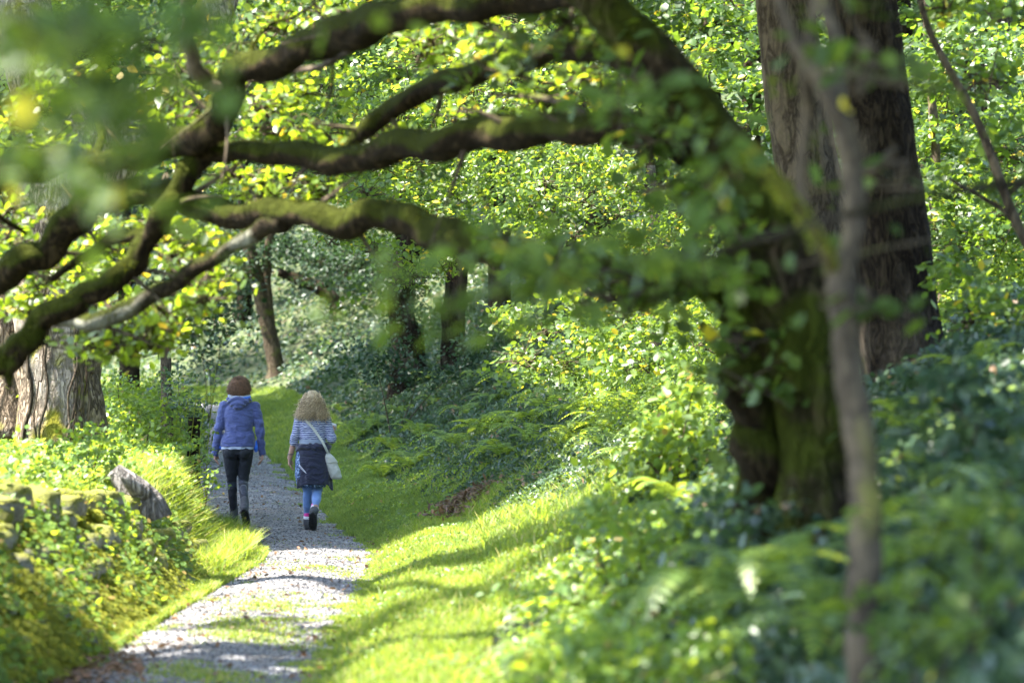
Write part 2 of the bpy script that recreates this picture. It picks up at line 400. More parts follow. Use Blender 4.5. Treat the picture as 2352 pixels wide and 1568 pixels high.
# loose slate chips on the path
def chips(n, rng, y0, y1, r0, r1):
    y = y0 + (y1 - y0) * rng.random(n) ** 1.3; t = rng.random(n)
    x = xl(y) * (1 - t) + xr(y) * t
    r = rng.uniform(r0, r1, n) * rng.uniform(.5, 1, n)
    a = np.arange(5) / 5 * 2 * math.pi
    ang = a[None] + rng.uniform(-.4, .4, (n, 5)) + rng.uniform(0, 6, (n, 1)); rad = r[:, None] * rng.uniform(.55, 1.1, (n, 5))
    z = gz(x, y) + .004; tl = rng.normal(size=(n, 2)) * .35
    dx, dy = np.cos(ang) * rad, np.sin(ang) * rad * .7
    lift = dx * tl[:, :1] + dy * tl[:, 1:] + r[:, None] * .35
    top = np.stack([x[:, None] + dx * .8, y[:, None] + dy * .8, z[:, None] + lift + .0], -1)
    bot = np.stack([x[:, None] + dx, y[:, None] + dy, np.repeat(z[:, None] - .01, 5, 1)], -1)
    V = np.concatenate([top, bot], 1); bb = np.arange(n)[:, None] * 10
    Q = np.concatenate([bb + np.array([[k, 5 + k, 5 + (k + 1) % 5, (k + 1) % 5]]) for k in range(5)])
    T = np.concatenate([bb + np.array([[0, 1, 2]]), bb + np.array([[0, 2, 3]]), bb + np.array([[0, 3, 4]])])
    m = MB(); m.add(V.reshape(-1, 3), Q[:, ::-1], T); return m
m, nt, N, L, P = mat('slate_chip')
g = N.new('ShaderNodeNewGeometry')
L.new(ramp(N, L, g.outputs['Random Per Island'], [(0, (.055, .055, .06)), (.7, (.14, .14, .148)), (1, (.30, .30, .31))]), P.inputs['Base Color'])
P.inputs['Roughness'].default_value = .6; M['chip'] = m
tag(chips(34000, RNG, 13.5, 55, .006, .022).build('gravel', M['chip'], smooth=False), kind='stuff')

# fallen leaves and twigs on the path and banks
dm = MB(); n = 1000
y = RNG.uniform(13, 45, n); x = xl(y) + (xr(y) - xl(y)) * RNG.beta(.5, .6, n) * 1.25 - .15
NN = RNG.normal(size=(n, 3)) * .35; NN[:, 2] += 1
leaves(dm, np.stack([x, y, gz(x, y) + .03], 1), .05, N=NN)
n = 500; y = RNG.normal(15.5, .8, n); x = RNG.normal(-2.35, .16, n); NN = RNG.normal(size=(n, 3)) * .4; NN[:, 2] += 1
leaves(dm, np.stack([x, y, gz(x, y) + .04], 1), .055, N=NN)
n = 1000; x0, y0, _ = hit(1060, 1172); y = RNG.normal(y0, .55, n); x = x0 + (y - y0) * .12 + RNG.normal(0, .13, n)
leaves(dm, np.stack([x, y, gz(x, y) + RNG.uniform(.0, .16, n)], 1), .08, narrow=True, tilt=1.2)
tag(dm.build('leaf_litter', M['dead_leaf']), kind='stuff')

# ------------------------------------------------------------------ grass (verges, bank, centre strip)
def frac_in(x, y, x0=-300, x1=2650):
    px = x / y * FPX + 1176; return (px > x0) & (px < x1)
gr = MB(); gs = MB()
def grass(mb, n, y0, y1, fx, h, w, lean=.5, dens=None, pw=1.):
    y = y0 + (y1 - y0) * RNG.random(n) ** pw; x = fx(y, RNG.random(n)); k = frac_in(x, y)
    if dens is not None: k &= RNG.random(n) < dens(x, y)
    x, y = x[k], y[k]; hh = h(x, y) if callable(h) else h
    ww = w * np.maximum(1, y / 22)
    blades(mb, np.stack([x, y, gz(x, y) - .005], 1), hh, ww, lean)
clump = lambda x, y: .55 + .5 * fb(x, y, 3.1) + .3 * fb(x, y, 9, 2)
# right verge: short mown-looking grass, taller tussocks up the slope
grass(gr, 150000, 9, 29, lambda y, t: xr(y) - .10 + t * (.9 + .25 * np.clip(y - 14, 0, 9) / 4 + .15 * fb(y, y * .3, .8)) - .05 * fb(y, 0 * y, 5) - .04 * fb(y, 0 * y, 14), lambda x, y: (.035 + .055 * np.clip(clump(x, y), 0, 1.4)) * (1 - .5 * (x < xr(y) + .02)) + .03 * sst(.5, 1.4, x - xr(y)), .0035, .55, pw=.85)
grass(gr, 9000, 19, 30, lambda y, t: xr(y) + .9 + t * 1.6, lambda x, y: .16 + .08 * fb(x, y, 2), .005, .9)
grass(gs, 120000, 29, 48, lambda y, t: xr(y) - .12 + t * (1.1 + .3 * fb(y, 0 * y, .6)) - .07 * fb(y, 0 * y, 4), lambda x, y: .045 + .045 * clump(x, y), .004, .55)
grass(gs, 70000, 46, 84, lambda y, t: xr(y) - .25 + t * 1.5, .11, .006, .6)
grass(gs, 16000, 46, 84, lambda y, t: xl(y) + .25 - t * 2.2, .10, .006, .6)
grass(gr, 30000, 29, 38, lambda y, t: xr(y) + 1.0 + t * 1.4, lambda x, y: .09 + .04 * fb(x, y, 2), .004, .8, dens=lambda x, y: .5 + .4 * fb(x, y, 1.7))
# centre strip and loose tufts on the path
cs = lambda y, t: (xr(y) + xl(y)) / 2 + .12 + (t - .5) * .85
grass(gr, 60000, 15, 26.5, cs, .034, .0045, .8, dens=lambda x, y: .75 * sst(-.0, .8, fb(x, y, 1.25, .6) + .45 * fb(x, y, 6) + .3 * fb(x, y, 15) - .15 + .9 * np.exp(-((y - 18.7) / 1.7) ** 2) + .45 * np.exp(-((y - 15.6) / .35) ** 2) + .3 * np.exp(-((y - 24.2) / .5) ** 2)) * np.exp(-((x - (xr(y) + xl(y)) / 2 - .12) / .3) ** 2))
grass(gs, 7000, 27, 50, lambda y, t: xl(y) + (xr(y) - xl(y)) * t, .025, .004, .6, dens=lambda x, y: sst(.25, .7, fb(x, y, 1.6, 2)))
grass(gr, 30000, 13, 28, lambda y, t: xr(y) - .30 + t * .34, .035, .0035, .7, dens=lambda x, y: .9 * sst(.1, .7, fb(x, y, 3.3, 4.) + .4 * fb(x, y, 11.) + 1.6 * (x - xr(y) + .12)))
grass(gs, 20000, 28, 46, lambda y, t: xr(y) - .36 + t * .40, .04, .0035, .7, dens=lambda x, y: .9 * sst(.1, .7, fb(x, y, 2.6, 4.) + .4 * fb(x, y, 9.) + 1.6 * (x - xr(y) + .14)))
grass(gr, 22000, 15, 27, lambda y, t: xl(y) + .34 - t * .4, .035, .0035, .7, dens=lambda x, y: .9 * sst(.1, .7, fb(x, y, 3., 8.) + .4 * fb(x, y, 10.) + 1.6 * (xl(y) + .1 - x)))
# left verge below the wall and the grassy bank after it
grass(gr, 60000, 16.5, 31, lambda y, t: xl(y) + .12 - t * (.25 + .05 * np.clip(y - 18, 0, 6)), lambda x, y: .05 + .05 * sst(0, .35, xl(y) - x) + .05 * clump(x, y), .004, .7)
grass(gr, 15000, 13.5, 20, lambda y, t: -2.52 + t * .16, .03, .004, .7, dens=lambda x, y: .6 + .4 * fb(x, y, 2))
grass(gr, 42000, 22.5, 34, lambda y, t: xl(y) - .1 - t * 1.1, lambda x, y: .13 + .07 * clump(x, y), .005, 1.0)
grass(gr, 9000, 23.5, 31, lambda y, t: xl(y) - .0 - t * .3, lambda x, y: .2 + .08 * clump(x, y), .0045, .7)
grass(gr, 30000, 12, 30, lambda y, t: -3.2 - t * 3.5, lambda x, y: .16 + .05 * clump(x, y), .005, .9)
grass(gr, 60000, 26, 75, lambda y, t: xl(y) - 1.2 - t * 12, .18, .012, .8)
# clover and other small weeds in the verge
cv = MB(); n = 26000; y = 10 + 22 * RNG.random(n); x = xr(y) + .05 + RNG.random(n) * 2.; k = (fb(x, y, 2.1, 6.) + .5 * fb(x, y, 6.) > .25); x, y = x[k], y[k]
leaves(cv, np.stack([x, y, gz(x, y) + .045 + .03 * RNG.random(len(x))], 1), .026, .5)
n = 9000; y = 29 + 20 * RNG.random(n); x = xr(y) + .15 + RNG.random(n) * 1.5; k = (fb(x, y, 1.7, 4.) > .1); x, y = x[k], y[k]
leaves(cv, np.stack([x, y, gz(x, y) + .05 + .06 * RNG.random(len(x))], 1), .04, .6)
tag(cv.build('clover', M['bank_leaf']), kind='stuff')
grass(gr, 9000, 9, 24, lambda y, t: xr(y) + .1 + t * 1.3, lambda x, y: .12 + .05 * fb(x, y, 3), .0035, 1.1, dens=lambda x, y: sst(0, .5, fb(x, y, 1.3, 9.)))
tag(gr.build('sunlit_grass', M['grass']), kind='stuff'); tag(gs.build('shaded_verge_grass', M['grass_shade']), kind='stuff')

# ------------------------------------------------------------------ undergrowth on the right slope
ug = MB()
def cover(mb, n, y0, y1, x0, x1, hmax, size, pw=1., dens=None, s0=1.1, narrow=False, cl=1.1):
    y = y0 + (y1 - y0) * RNG.random(n) ** pw; t = RNG.random(n); x = x0(y) + (x1(y) - x0(y)) * t
    k = frac_in(x, y, -100, 2500)
    s = x - xr(y); k &= (s > s0 + .3 * fb(x, y, 1.1))
    if dens is not None: k &= RNG.random(n) < dens(x, y)
    x, y, s = x[k], y[k], s[k]
    hh = hmax * np.clip(.35 + .55 * fb(x, y, cl) + .35 * fb(x, y, 3.3, 2), .03, 1.3) * sst(s0 - .2, s0 + 1., s)
    z = gz(x, y) + hh * (RNG.random(len(x)) ** .5)
    leaves(mb, np.stack([x, y, z], 1), size * np.maximum(1, y / 30) if np.isscalar(size) else size, tilt=.75, narrow=narrow)
edge = lambda y: .19 * y + .5
cover(ug, 60000, 6, 24, lambda y: -.4 + 0 * y, edge, .35, .06, s0=1.5)
cover(ug, 200000, 24, 52, lambda y: xr(y), edge, .32, .05, s0=.85, dens=lambda x, y: 1 - .8 * sst(.7, 1.3, x + .2 * fb(x, y, 1.5)) * (y < 40))
cover(ug, 110000, 50, 110, lambda y: np.maximum(xr(y), -.19 * y), edge, .8, .055, s0=1.3, cl=.6)
tag(ug.build('ivy_ground_cover', M['ivy_leaf']), kind='stuff')
ub = MB()
cover(ub, 75000, 23, 40, lambda y: .7 + 0 * y, edge, .7, .05, s0=2.0)
cover(ub, 9000, 24, 31, lambda y: xr(y) + .8, lambda y: 1.2 + 0 * y, .22, .045, s0=.9, dens=lambda x, y: sst(0, .6, fb(x, y, 2.2)))
cover(ub, 9000, 7, 14, lambda y: -.6 + 0 * y, lambda y: .8 + 0 * y, .2, .045, s0=.7)
cover(ub, 18000, 9, 20, lambda y: -.3 + 0 * y, lambda y: .10 * y - .3, .3, .055, s0=1.0, dens=lambda x, y: sst(-.3, .5, fb(x, y, 1.8)))
tag(ub.build('bramble_ground_cover', M['bank_leaf']), kind='stuff')

# left bank: sunlit low cover on the wall top
lc = MB()
n = 52000; y = 11 + 26 * RNG.random(n); x = xl(y) - .42 - 5.2 * RNG.random(n) ** 1.3
k = frac_in(x, y, -120, 560); x, y = x[k], y[k]
hh = .34 * np.clip(.5 + .5 * fb(x, y, 1.6) + .3 * fb(x, y, 4., 1), .04, 1.4)
leaves(lc, np.stack([x, y, gz(x, y) + hh * RNG.random(len(x)) ** .5], 1), .055)
n = 30000; y = 34 + 45 * RNG.random(n); x = xl(y) - .3 - 9 * RNG.random(n); k = frac_in(x, y, -120, 500); x, y = x[k], y[k]
hh = .7 * np.clip(.4 + .6 * fb(x, y, .8), .05, 1.4); leaves(lc, np.stack([x, y, gz(x, y) + hh * RNG.random(len(x)) ** .5], 1), .09)
tag(lc.build('bank_ground_cover', M['bank_leaf']), kind='stuff')

# ------------------------------------------------------------------ dry stone wall
wroot = empty('dry_stone_wall', (-2.62, 18, 0))
tag(wroot, 'low dry stone wall overgrown with golden moss and ivy beside the path', 'wall')
def rock(mb, c, s, rz=0., seed=0., sub=3, rough=.12):
    "one irregular block"
    import bmesh
    bm = bmesh.new(); bmesh.ops.create_cube(bm, size=1); bmesh.ops.subdivide_edges(bm, edges=bm.edges, cuts=sub, use_grid_fill=True)
    V = np.array([v.co[:] for v in bm.verts]); F = [[v.index for v in f.verts] for f in bm.faces]; bm.free()
    r = np.linalg.norm(V, axis=1)[:, None]; V = V * .48 + V / (r + 1e-9) * .5 * .52
    d = rough * fb(V[:, 0] * 3 + seed, V[:, 1] * 3 + V[:, 2] * 2.3 + seed * 1.7) ; V = V * (1 + d[:, None])
    V = V * np.array(s); c_, s_ = math.cos(rz), math.sin(rz)
    V = V @ np.array([[c_, s_, 0], [-s_, c_, 0], [0, 0, 1]]) + np.array(c)
    mb.add(V, F)
wm = MB(); WX = lambda y: -2.56 - .10 * sst(19, 24, y)
def BT(y): return .74 - .22 * sst(16, 22, y)
def wh(y): return .80 - .10 * sst(16, 19, y) - .22 * sst(19.5, 25, y)
y = 9.
zrow = 0.
for k in range(6):
    y = 9. + .1 * k
    while y < 24.6:
        l = random.uniform(.16, .36); hrow = .15
        if k * hrow + .05 < wh(y) - .12:
            rock(wm, (WX(y) - .14 - BT(y) / 6 * k + random.uniform(-.07, .05), y + l / 2, k * hrow + .07 + random.uniform(-.03, .03)), (.42, l * 1.05, hrow * random.uniform(.8, 1.35)), random.uniform(-.12, .12), random.uniform(0, 50))
        y += l
def rebase(o, root):
    o.parent = root; o.matrix_parent_inverse = Matrix.Translation(root.location).inverted()
rebase(wm.build('stones', M['stone']), wroot)
y = 12.2; ci = 0
while y < 24.3:
    l = random.uniform(.22, .5); cm_ = MB()
    rock(cm_, (WX(y) - BT(y) - .02 + random.uniform(-.07, .09), y + l / 2, wh(y) + random.uniform(-.04, .07)), (.42, l, random.uniform(.18, .36)), random.uniform(-.3, .3), random.uniform(0, 60), 5, .2)
    rebase(cm_.build('coping_stone', M['stone']), wroot); y += l + random.uniform(.0, .10); ci += 1
# moss fringe and trailing ivy on the face
mo = MB(); n = 230000; y = 12.5 + 12 * RNG.random(n); t = RNG.random(n)
k = (fb(y, t * 1.2, 2.3) + .6 * fb(y * 1.0, t * 1.0, 7, 2)) > -.35; y, t = y[k], t[k]
z = t * wh(y) + .03; x = WX(y) + .105 - BT(y) * t + .05 * fb(y, t, 8) + RNG.normal(0, .03, len(y))
T = np.stack([RNG.normal(.7, .3, len(y)), RNG.normal(0, .35, len(y)), -np.ones(len(y))], 1)
leaves(mo, np.stack([x, y, z], 1), .036, narrow=True, T=T, N=np.stack([.35 * np.ones(len(y)), RNG.normal(-.4, .5, len(y)), RNG.normal(.9, .4, len(y))], 1))
n = 12000; y = 12.5 + 12 * RNG.random(n); x = WX(y) - BT(y) - .04 + RNG.normal(0, .10, n); k = fb(x, y, 2.2, 4) > -.1; x, y = x[k], y[k]
leaves(mo, np.stack([x, y, wh(y) + .10 + RNG.normal(0, .03, len(y))], 1), .03, narrow=True, tilt=.9)
mo_o = mo.build('moss', M['moss_strand']); rebase(mo_o, wroot)
iv = MB(); n = 7000; y = 12.5 + 12 * RNG.random(n); t = RNG.random(n)
k = (fb(y, t * 1.3, 1.9, 2) + .5 * fb(y, t, 6, 5)) > .05; y, t = y[k], t[k]
x = WX(y) + .14 - BT(y) * t + RNG.normal(0, .035, len(y))
leaves(iv, np.stack([x, y, t * (wh(y) + .12) + .03], 1), .05, N=np.stack([.3 + 0 * y, RNG.normal(-.5, .5, len(y)), RNG.normal(.7, .5, len(y))], 1))
iv_o = iv.build('ivy', M['bank_leaf']); rebase(iv_o, wroot)

# weathered grey tree stump leaning on the bank
sx, sy = (290 - 1176) / FPX * 22, 22.
sm = MB()
c0 = W(335, 1200, 22.2); c1 = W(262, 1078, 22.2)
tube(sm, [c0, W(322, 1160, 22.2), W(298, 1120, 22.2), c1], [.19, .18, .13, .075], 20, 7, .22, 4, .07, 9, 3.)
tube(sm, [W(330, 1140, 22.1), W(292, 1100, 22.), W(268, 1072, 22.)], [.08, .05, .02], 10, 5, .2, 4, .1, 7, 5.)
st = empty('tree_stump', c0); tag(st, 'weathered grey tree stump leaning on the left bank above the mossy wall', 'tree stump')
rebase(sm.build('stump_wood', M['stump_wood']), st)

# ------------------------------------------------------------------ leaf sprays
def spray(mb, px, py, Y, rx, ry, n, size, dy=.4, tilt=.7, tw=None, tm=None, flat=.5, tgt=None):
    "twiggy sprays around a point; rx, ry in reference pixels at that distance; tm collects twigs"
    c = np.array(W(px, py, Y)); sx, sz = rx / FPX * Y, ry / FPX * Y; sy = max(dy, .02)
    k = max(3, n // 9); g = RNG.normal(size=(k, 3)) * [.55, .55, .55]
    g = g[np.linalg.norm(g, axis=1) < 1.5]; k = len(g)
    if k == 0: return
    g = g * [sx, sy, sz] + c
    dirs = RNG.normal(size=(k, 3)) * [1, 1, .35]; dirs /= np.linalg.norm(dirs, axis=1)[:, None]
    m = max(1, n // k); t = RNG.uniform(-1, 1, (k, m)); L_ = size * 3.2
    P = g[:, None, :] + dirs[:, None, :] * (t * L_)[..., None] + RNG.normal(size=(k, m, 3)) * size * [.7, .7, .35]
    leaves(mb, P.reshape(-1, 3), size, tilt)
    if tm is not None:
        o = c if tgt is None else np.array(tgt)
        for q in range(min(k, 14)):
            a = g[q] - dirs[q] * L_ * .9; b_ = g[q] + dirs[q] * L_ * .9
            tube(tm, [a, g[q], b_], [.004, .005, .002], 4, 2)
            tube(tm, [o, (o + g[q]) / 2 + RNG.normal(size=3) * .05, g[q]], [.011, .007, .004], 4, 3)

# ------------------------------------------------------------------ mossy oak with limbs reaching across the picture
oak_base = hit(1890, 1270)
oak = empty('mossy_oak', oak_base)
tag(oak, 'large mossy oak right of the path with long crooked limbs reaching left across the view', 'tree', 'trees along the path')
LIMBS = []
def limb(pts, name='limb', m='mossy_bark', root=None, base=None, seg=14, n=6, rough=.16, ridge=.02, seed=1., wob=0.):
    "pts: px, py, Y, width in px"
    P = [W(a, b_, y_) for a, b_, y_, w in pts]; R = [w / 2 / FPX * y_ for a, b_, y_, w in pts]
    mb = MB()
    if root is not None and root.name == 'mossy_oak' and name == 'limb':
        P = np.array(P); P[1:-1] += RNG.normal(size=(len(P) - 2, 3)) * (np.array(R)[1:-1] * .22)[:, None]; R = np.array(R) * RNG.uniform(.80, 1.06, len(R)); wob = .16; rough = .22
        LIMBS.append((P, R))
    tube(mb, P, R, seg, n, rough, 5., ridge, 9, seed, wob)
    o = mb.build(name, M[m]); rebase(o, root); return o
def below(px, Y, w, dz=.25):
    x = (px - 1176) / FPX * Y; z = float(gz(x, Y)) - dz
    return (px, HOR + (CAMZ - z) * FPX / Y, Y, w)
YO = oak_base[1]
limb([below(1905, YO, 300), (1895, 1240, YO, 245), (1880, 1100, YO, 205), (1872, 960, YO, 190), (1850, 820, YO, 195), (1822, 690, YO, 225), (1775, 560, YO, 205), (1695, 420, YO, 160), (1610, 285, YO, 132), (1520, 150, YO, 114), (1420, 50, YO, 104), (1330, -40, YO, 98), (1230, -150, YO + .2, 90)], 'trunk', 'mossy_trunk', root=oak, seg=26, n=8, rough=.14, ridge=.04, seed=2.)
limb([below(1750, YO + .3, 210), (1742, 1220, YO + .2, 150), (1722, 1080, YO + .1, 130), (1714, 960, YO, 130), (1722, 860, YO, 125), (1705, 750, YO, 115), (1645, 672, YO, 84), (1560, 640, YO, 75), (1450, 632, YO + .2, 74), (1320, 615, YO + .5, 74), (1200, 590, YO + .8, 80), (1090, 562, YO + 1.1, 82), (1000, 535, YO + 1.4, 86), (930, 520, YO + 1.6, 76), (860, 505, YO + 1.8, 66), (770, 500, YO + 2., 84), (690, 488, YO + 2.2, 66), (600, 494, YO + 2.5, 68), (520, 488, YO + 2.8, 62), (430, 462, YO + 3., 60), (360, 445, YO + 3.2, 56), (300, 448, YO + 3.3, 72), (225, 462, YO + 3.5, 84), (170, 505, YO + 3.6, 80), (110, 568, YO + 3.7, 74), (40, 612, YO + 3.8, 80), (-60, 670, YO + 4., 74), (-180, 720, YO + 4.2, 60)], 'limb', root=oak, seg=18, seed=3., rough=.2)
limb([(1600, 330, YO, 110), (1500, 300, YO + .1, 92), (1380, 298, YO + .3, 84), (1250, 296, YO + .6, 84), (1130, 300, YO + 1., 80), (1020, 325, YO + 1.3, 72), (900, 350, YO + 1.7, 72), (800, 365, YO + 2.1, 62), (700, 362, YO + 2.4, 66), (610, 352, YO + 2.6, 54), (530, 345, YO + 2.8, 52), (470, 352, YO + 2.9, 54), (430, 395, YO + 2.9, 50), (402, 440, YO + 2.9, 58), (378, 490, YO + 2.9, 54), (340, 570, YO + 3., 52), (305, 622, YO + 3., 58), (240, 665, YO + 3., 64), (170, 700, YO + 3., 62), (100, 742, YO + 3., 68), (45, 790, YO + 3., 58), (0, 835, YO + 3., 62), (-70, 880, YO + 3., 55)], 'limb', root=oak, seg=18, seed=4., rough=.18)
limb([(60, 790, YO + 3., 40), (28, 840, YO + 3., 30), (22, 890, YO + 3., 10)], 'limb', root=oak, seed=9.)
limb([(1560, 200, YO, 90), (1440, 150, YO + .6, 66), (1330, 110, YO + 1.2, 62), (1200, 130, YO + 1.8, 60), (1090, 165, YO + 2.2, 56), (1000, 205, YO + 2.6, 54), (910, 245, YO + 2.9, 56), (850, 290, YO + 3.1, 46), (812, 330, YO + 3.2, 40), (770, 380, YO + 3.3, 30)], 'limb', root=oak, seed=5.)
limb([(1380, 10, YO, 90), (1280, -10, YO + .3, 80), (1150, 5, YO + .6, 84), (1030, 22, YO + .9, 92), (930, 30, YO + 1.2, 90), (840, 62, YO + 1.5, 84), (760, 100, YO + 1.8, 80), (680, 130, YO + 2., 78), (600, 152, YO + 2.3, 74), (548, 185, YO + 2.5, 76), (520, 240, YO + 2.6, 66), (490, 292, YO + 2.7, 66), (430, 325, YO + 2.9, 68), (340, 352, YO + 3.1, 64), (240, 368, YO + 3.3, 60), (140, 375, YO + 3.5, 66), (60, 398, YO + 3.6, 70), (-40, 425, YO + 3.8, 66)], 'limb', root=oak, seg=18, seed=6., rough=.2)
limb([(548, 200, YO + 2.5, 40), (480, 185, YO + 2.5, 40), (450, 150, YO + 2.4, 34), (430, 90, YO + 2.3, 30), (428, 20, YO + 2.2, 30), (440, -60, YO + 2., 26)], 'limb', 'grey_bark', root=oak, seed=7., rough=.1)
limb([(650, 505, YO + 2.3, 56), (590, 535, YO + 2.5, 46), (520, 575, YO + 2.7, 40), (450, 620, YO + 2.9, 42), (380, 662, YO + 3.1, 40), (300, 712, YO + 3.3, 46), (230, 742, YO + 3.4, 40), (170, 738, YO + 3.5, 36), (110, 728, YO + 3.6, 30)], 'limb', 'sun_patched_bark', root=oak, seed=8., rough=.2)
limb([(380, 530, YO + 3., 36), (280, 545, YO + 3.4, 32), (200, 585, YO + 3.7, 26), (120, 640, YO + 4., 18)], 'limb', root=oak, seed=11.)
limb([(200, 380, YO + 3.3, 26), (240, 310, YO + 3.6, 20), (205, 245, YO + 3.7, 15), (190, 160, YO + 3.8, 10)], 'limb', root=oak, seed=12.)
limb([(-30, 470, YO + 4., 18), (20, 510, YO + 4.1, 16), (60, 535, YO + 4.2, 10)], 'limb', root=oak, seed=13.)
limb([(1400, 298, YO + .3, 30), (1300, 240, YO + 1., 20), (1240, 225, YO + 1.4, 14), (1130, 218, YO + 1.8, 9)], 'limb', 'brown_bark', root=oak, seed=14.)
limb([(900, 60, YO + 1.3, 30), (820, 110, YO + 2., 22), (740, 150, YO + 2.6, 18), (660, 168, YO + 3., 12)], 'limb', 'brown_bark', root=oak, seed=15.)
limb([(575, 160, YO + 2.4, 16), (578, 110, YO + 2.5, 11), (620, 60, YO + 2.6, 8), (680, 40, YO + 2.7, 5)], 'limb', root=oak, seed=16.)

ol = MB(); ot = MB()
# (px, py, Y, rx, ry, n): clusters of oak leaves in the sun
clusters = [(420, 170, 17, 60, 50, 110), (540, 130, 18, 60, 40, 80), (470, 250, 17.5, 60, 60, 90), (400, 215, 18, 50, 50, 90), (130, 205, 17, 35, 35, 45), (170, 165, 18, 30, 25, 30), (110, 260, 17.5, 30, 40, 60), (25, 285, 17.5, 30, 25, 50), (120, 345, 17.5, 60, 25, 90),
            (240, 560, 18.5, 80, 50, 190), (190, 620, 19, 60, 40, 110), (60, 690, 18.5, 60, 40, 120), (110, 640, 18.5, 40, 30, 70), (440, 540, 17.5, 60, 35, 120), (400, 590, 17.5, 50, 30, 90), (480, 610, 17, 30, 30, 40), (430, 660, 17, 60, 40, 100), (480, 690, 16.8, 30, 20, 30), (350, 745, 16.8, 60, 40, 120), (300, 765, 17, 50, 40, 70), (230, 780, 17, 40, 30, 60), (270, 800, 16.8, 30, 20, 30), (340, 800, 17, 20, 15, 20), (250, 710, 18, 50, 20, 50), (390, 710, 17, 40, 25, 50), (180, 780, 17.2, 25, 20, 26),
            (500, 500, 18, 40, 20, 40), (600, 420, 18.5, 70, 35, 110), (530, 400, 18.5, 50, 25, 60), (720, 440, 19, 70, 35, 90), (370, 425, 18, 22, 16, 26), (350, 520, 18, 22, 14, 22), (330, 110, 18, 30, 60, 50), (680, 210, 19, 90, 50, 130), (600, 250, 19, 50, 40, 90), (640, 300, 18, 90, 35, 90), (770, 320, 19, 80, 30, 80), (880, 310, 18, 40, 22, 50), (650, 60, 19, 70, 40, 80), (780, 30, 18, 50, 30, 40), (720, 80, 19, 60, 30, 60),
            (980, 100, 18, 60, 40, 90), (1130, 100, 17, 70, 50, 90), (1240, 230, 18, 70, 45, 150), (1330, 180, 17, 50, 30, 60), (1080, 275, 18, 50, 20, 50), (20, 480, 18, 30, 40, 40), (30, 560, 18.5, 30, 30, 40)]
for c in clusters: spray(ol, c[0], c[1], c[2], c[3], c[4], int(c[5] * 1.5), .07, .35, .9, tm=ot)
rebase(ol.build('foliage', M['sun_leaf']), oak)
# moss tufts, dead stubs and side twigs on the limbs
om = MB()
for P_, R_ in LIMBS:
    C_, r_ = catmull(P_, R_, 6); k = RNG.integers(0, len(C_) - 1, int(len(C_) * 26)); t = RNG.random(len(k))[:, None]
    c_ = C_[k] * (1 - t) + C_[k + 1] * t; a_ = RNG.normal(0, .9, len(k)); yb = np.stack([RNG.normal(size=len(k)) * .2, np.sin(a_), np.cos(a_)], 1)
    kk = (fb(c_[:, 0], c_[:, 2], 4.) + .6 * fb(c_[:, 0], c_[:, 1], 11.)) > -.3
    leaves(om, (c_ + yb * (r_[k] * .98)[:, None])[kk], .022, 1.3, narrow=True)
    for q in range(max(2, len(P_) // 2)):
        i_ = random.randrange(len(C_)); p0 = C_[i_]; d_ = RNG.normal(size=3) * [1, .5, 1]; d_ /= np.linalg.norm(d_); l_ = random.uniform(.12, .5)
        tube(ot, [p0, p0 + d_ * (r_[i_] + l_ * .4) + RNG.normal(size=3) * .02, p0 + d_ * (r_[i_] + l_)], [min(.02, r_[i_] * .4), .010, .004], 6, 4)
rebase(om.build('moss', M['limb_moss']), oak)
# duller, closer sprays hanging from the oak
od = MB()
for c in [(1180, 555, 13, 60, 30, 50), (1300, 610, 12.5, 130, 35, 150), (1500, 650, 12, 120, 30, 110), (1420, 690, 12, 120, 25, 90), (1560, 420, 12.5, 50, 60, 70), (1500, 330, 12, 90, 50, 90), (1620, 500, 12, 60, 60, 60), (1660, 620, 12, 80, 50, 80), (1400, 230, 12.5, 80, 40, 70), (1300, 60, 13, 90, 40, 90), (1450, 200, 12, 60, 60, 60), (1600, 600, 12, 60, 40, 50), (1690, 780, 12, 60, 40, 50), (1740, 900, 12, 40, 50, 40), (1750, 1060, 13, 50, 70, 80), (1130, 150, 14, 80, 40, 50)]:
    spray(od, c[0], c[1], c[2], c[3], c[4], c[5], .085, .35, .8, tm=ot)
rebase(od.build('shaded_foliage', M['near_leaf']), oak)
tk = ot.build('twigs', M['brown_bark'], smooth=True); rebase(tk, oak)

# ------------------------------------------------------------------ dark trunks on the right
def tree(name, label, base_pt, loc=None, group='trees along the path'):
    r = empty(name, loc or base_pt); tag(r, label, 'tree', group); return r
t2 = tree('oak_tree', 'tall straight dark trunk standing behind the mossy oak, reddish bare patches on its bark', W(2085, 1000, 20))
limb([below(2105, 20, 290, .4), (2098, 930, 20, 220), (2072, 780, 20, 190), (2055, 620, 20, 178), (2035, 450, 20, 172), (2012, 280, 20, 168), (1990, 120, 20, 165), (1975, -30, 20, 160), (1960, -300, 20, 150)], 'trunk', 'dark_bark', t2, seg=30, n=9, rough=.05, ridge=.03, seed=5.)
t3 = tree('oak_tree', 'grey leaning trunk wedged between the mossy oak and the tall dark trunk', W(1930, 1000, 22))
limb([below(1935, 22, 210, .4), (1930, 900, 22, 160), (1910, 720, 22, 150), (1880, 520, 22, 142), (1840, 300, 22, 140), (1815, 120, 22, 136), (1800, -30, 22, 132), (1780, -300, 22, 120)], 'trunk', 'brown_bark', t3, seg=24, n=8, rough=.05, ridge=.05, seed=6.)

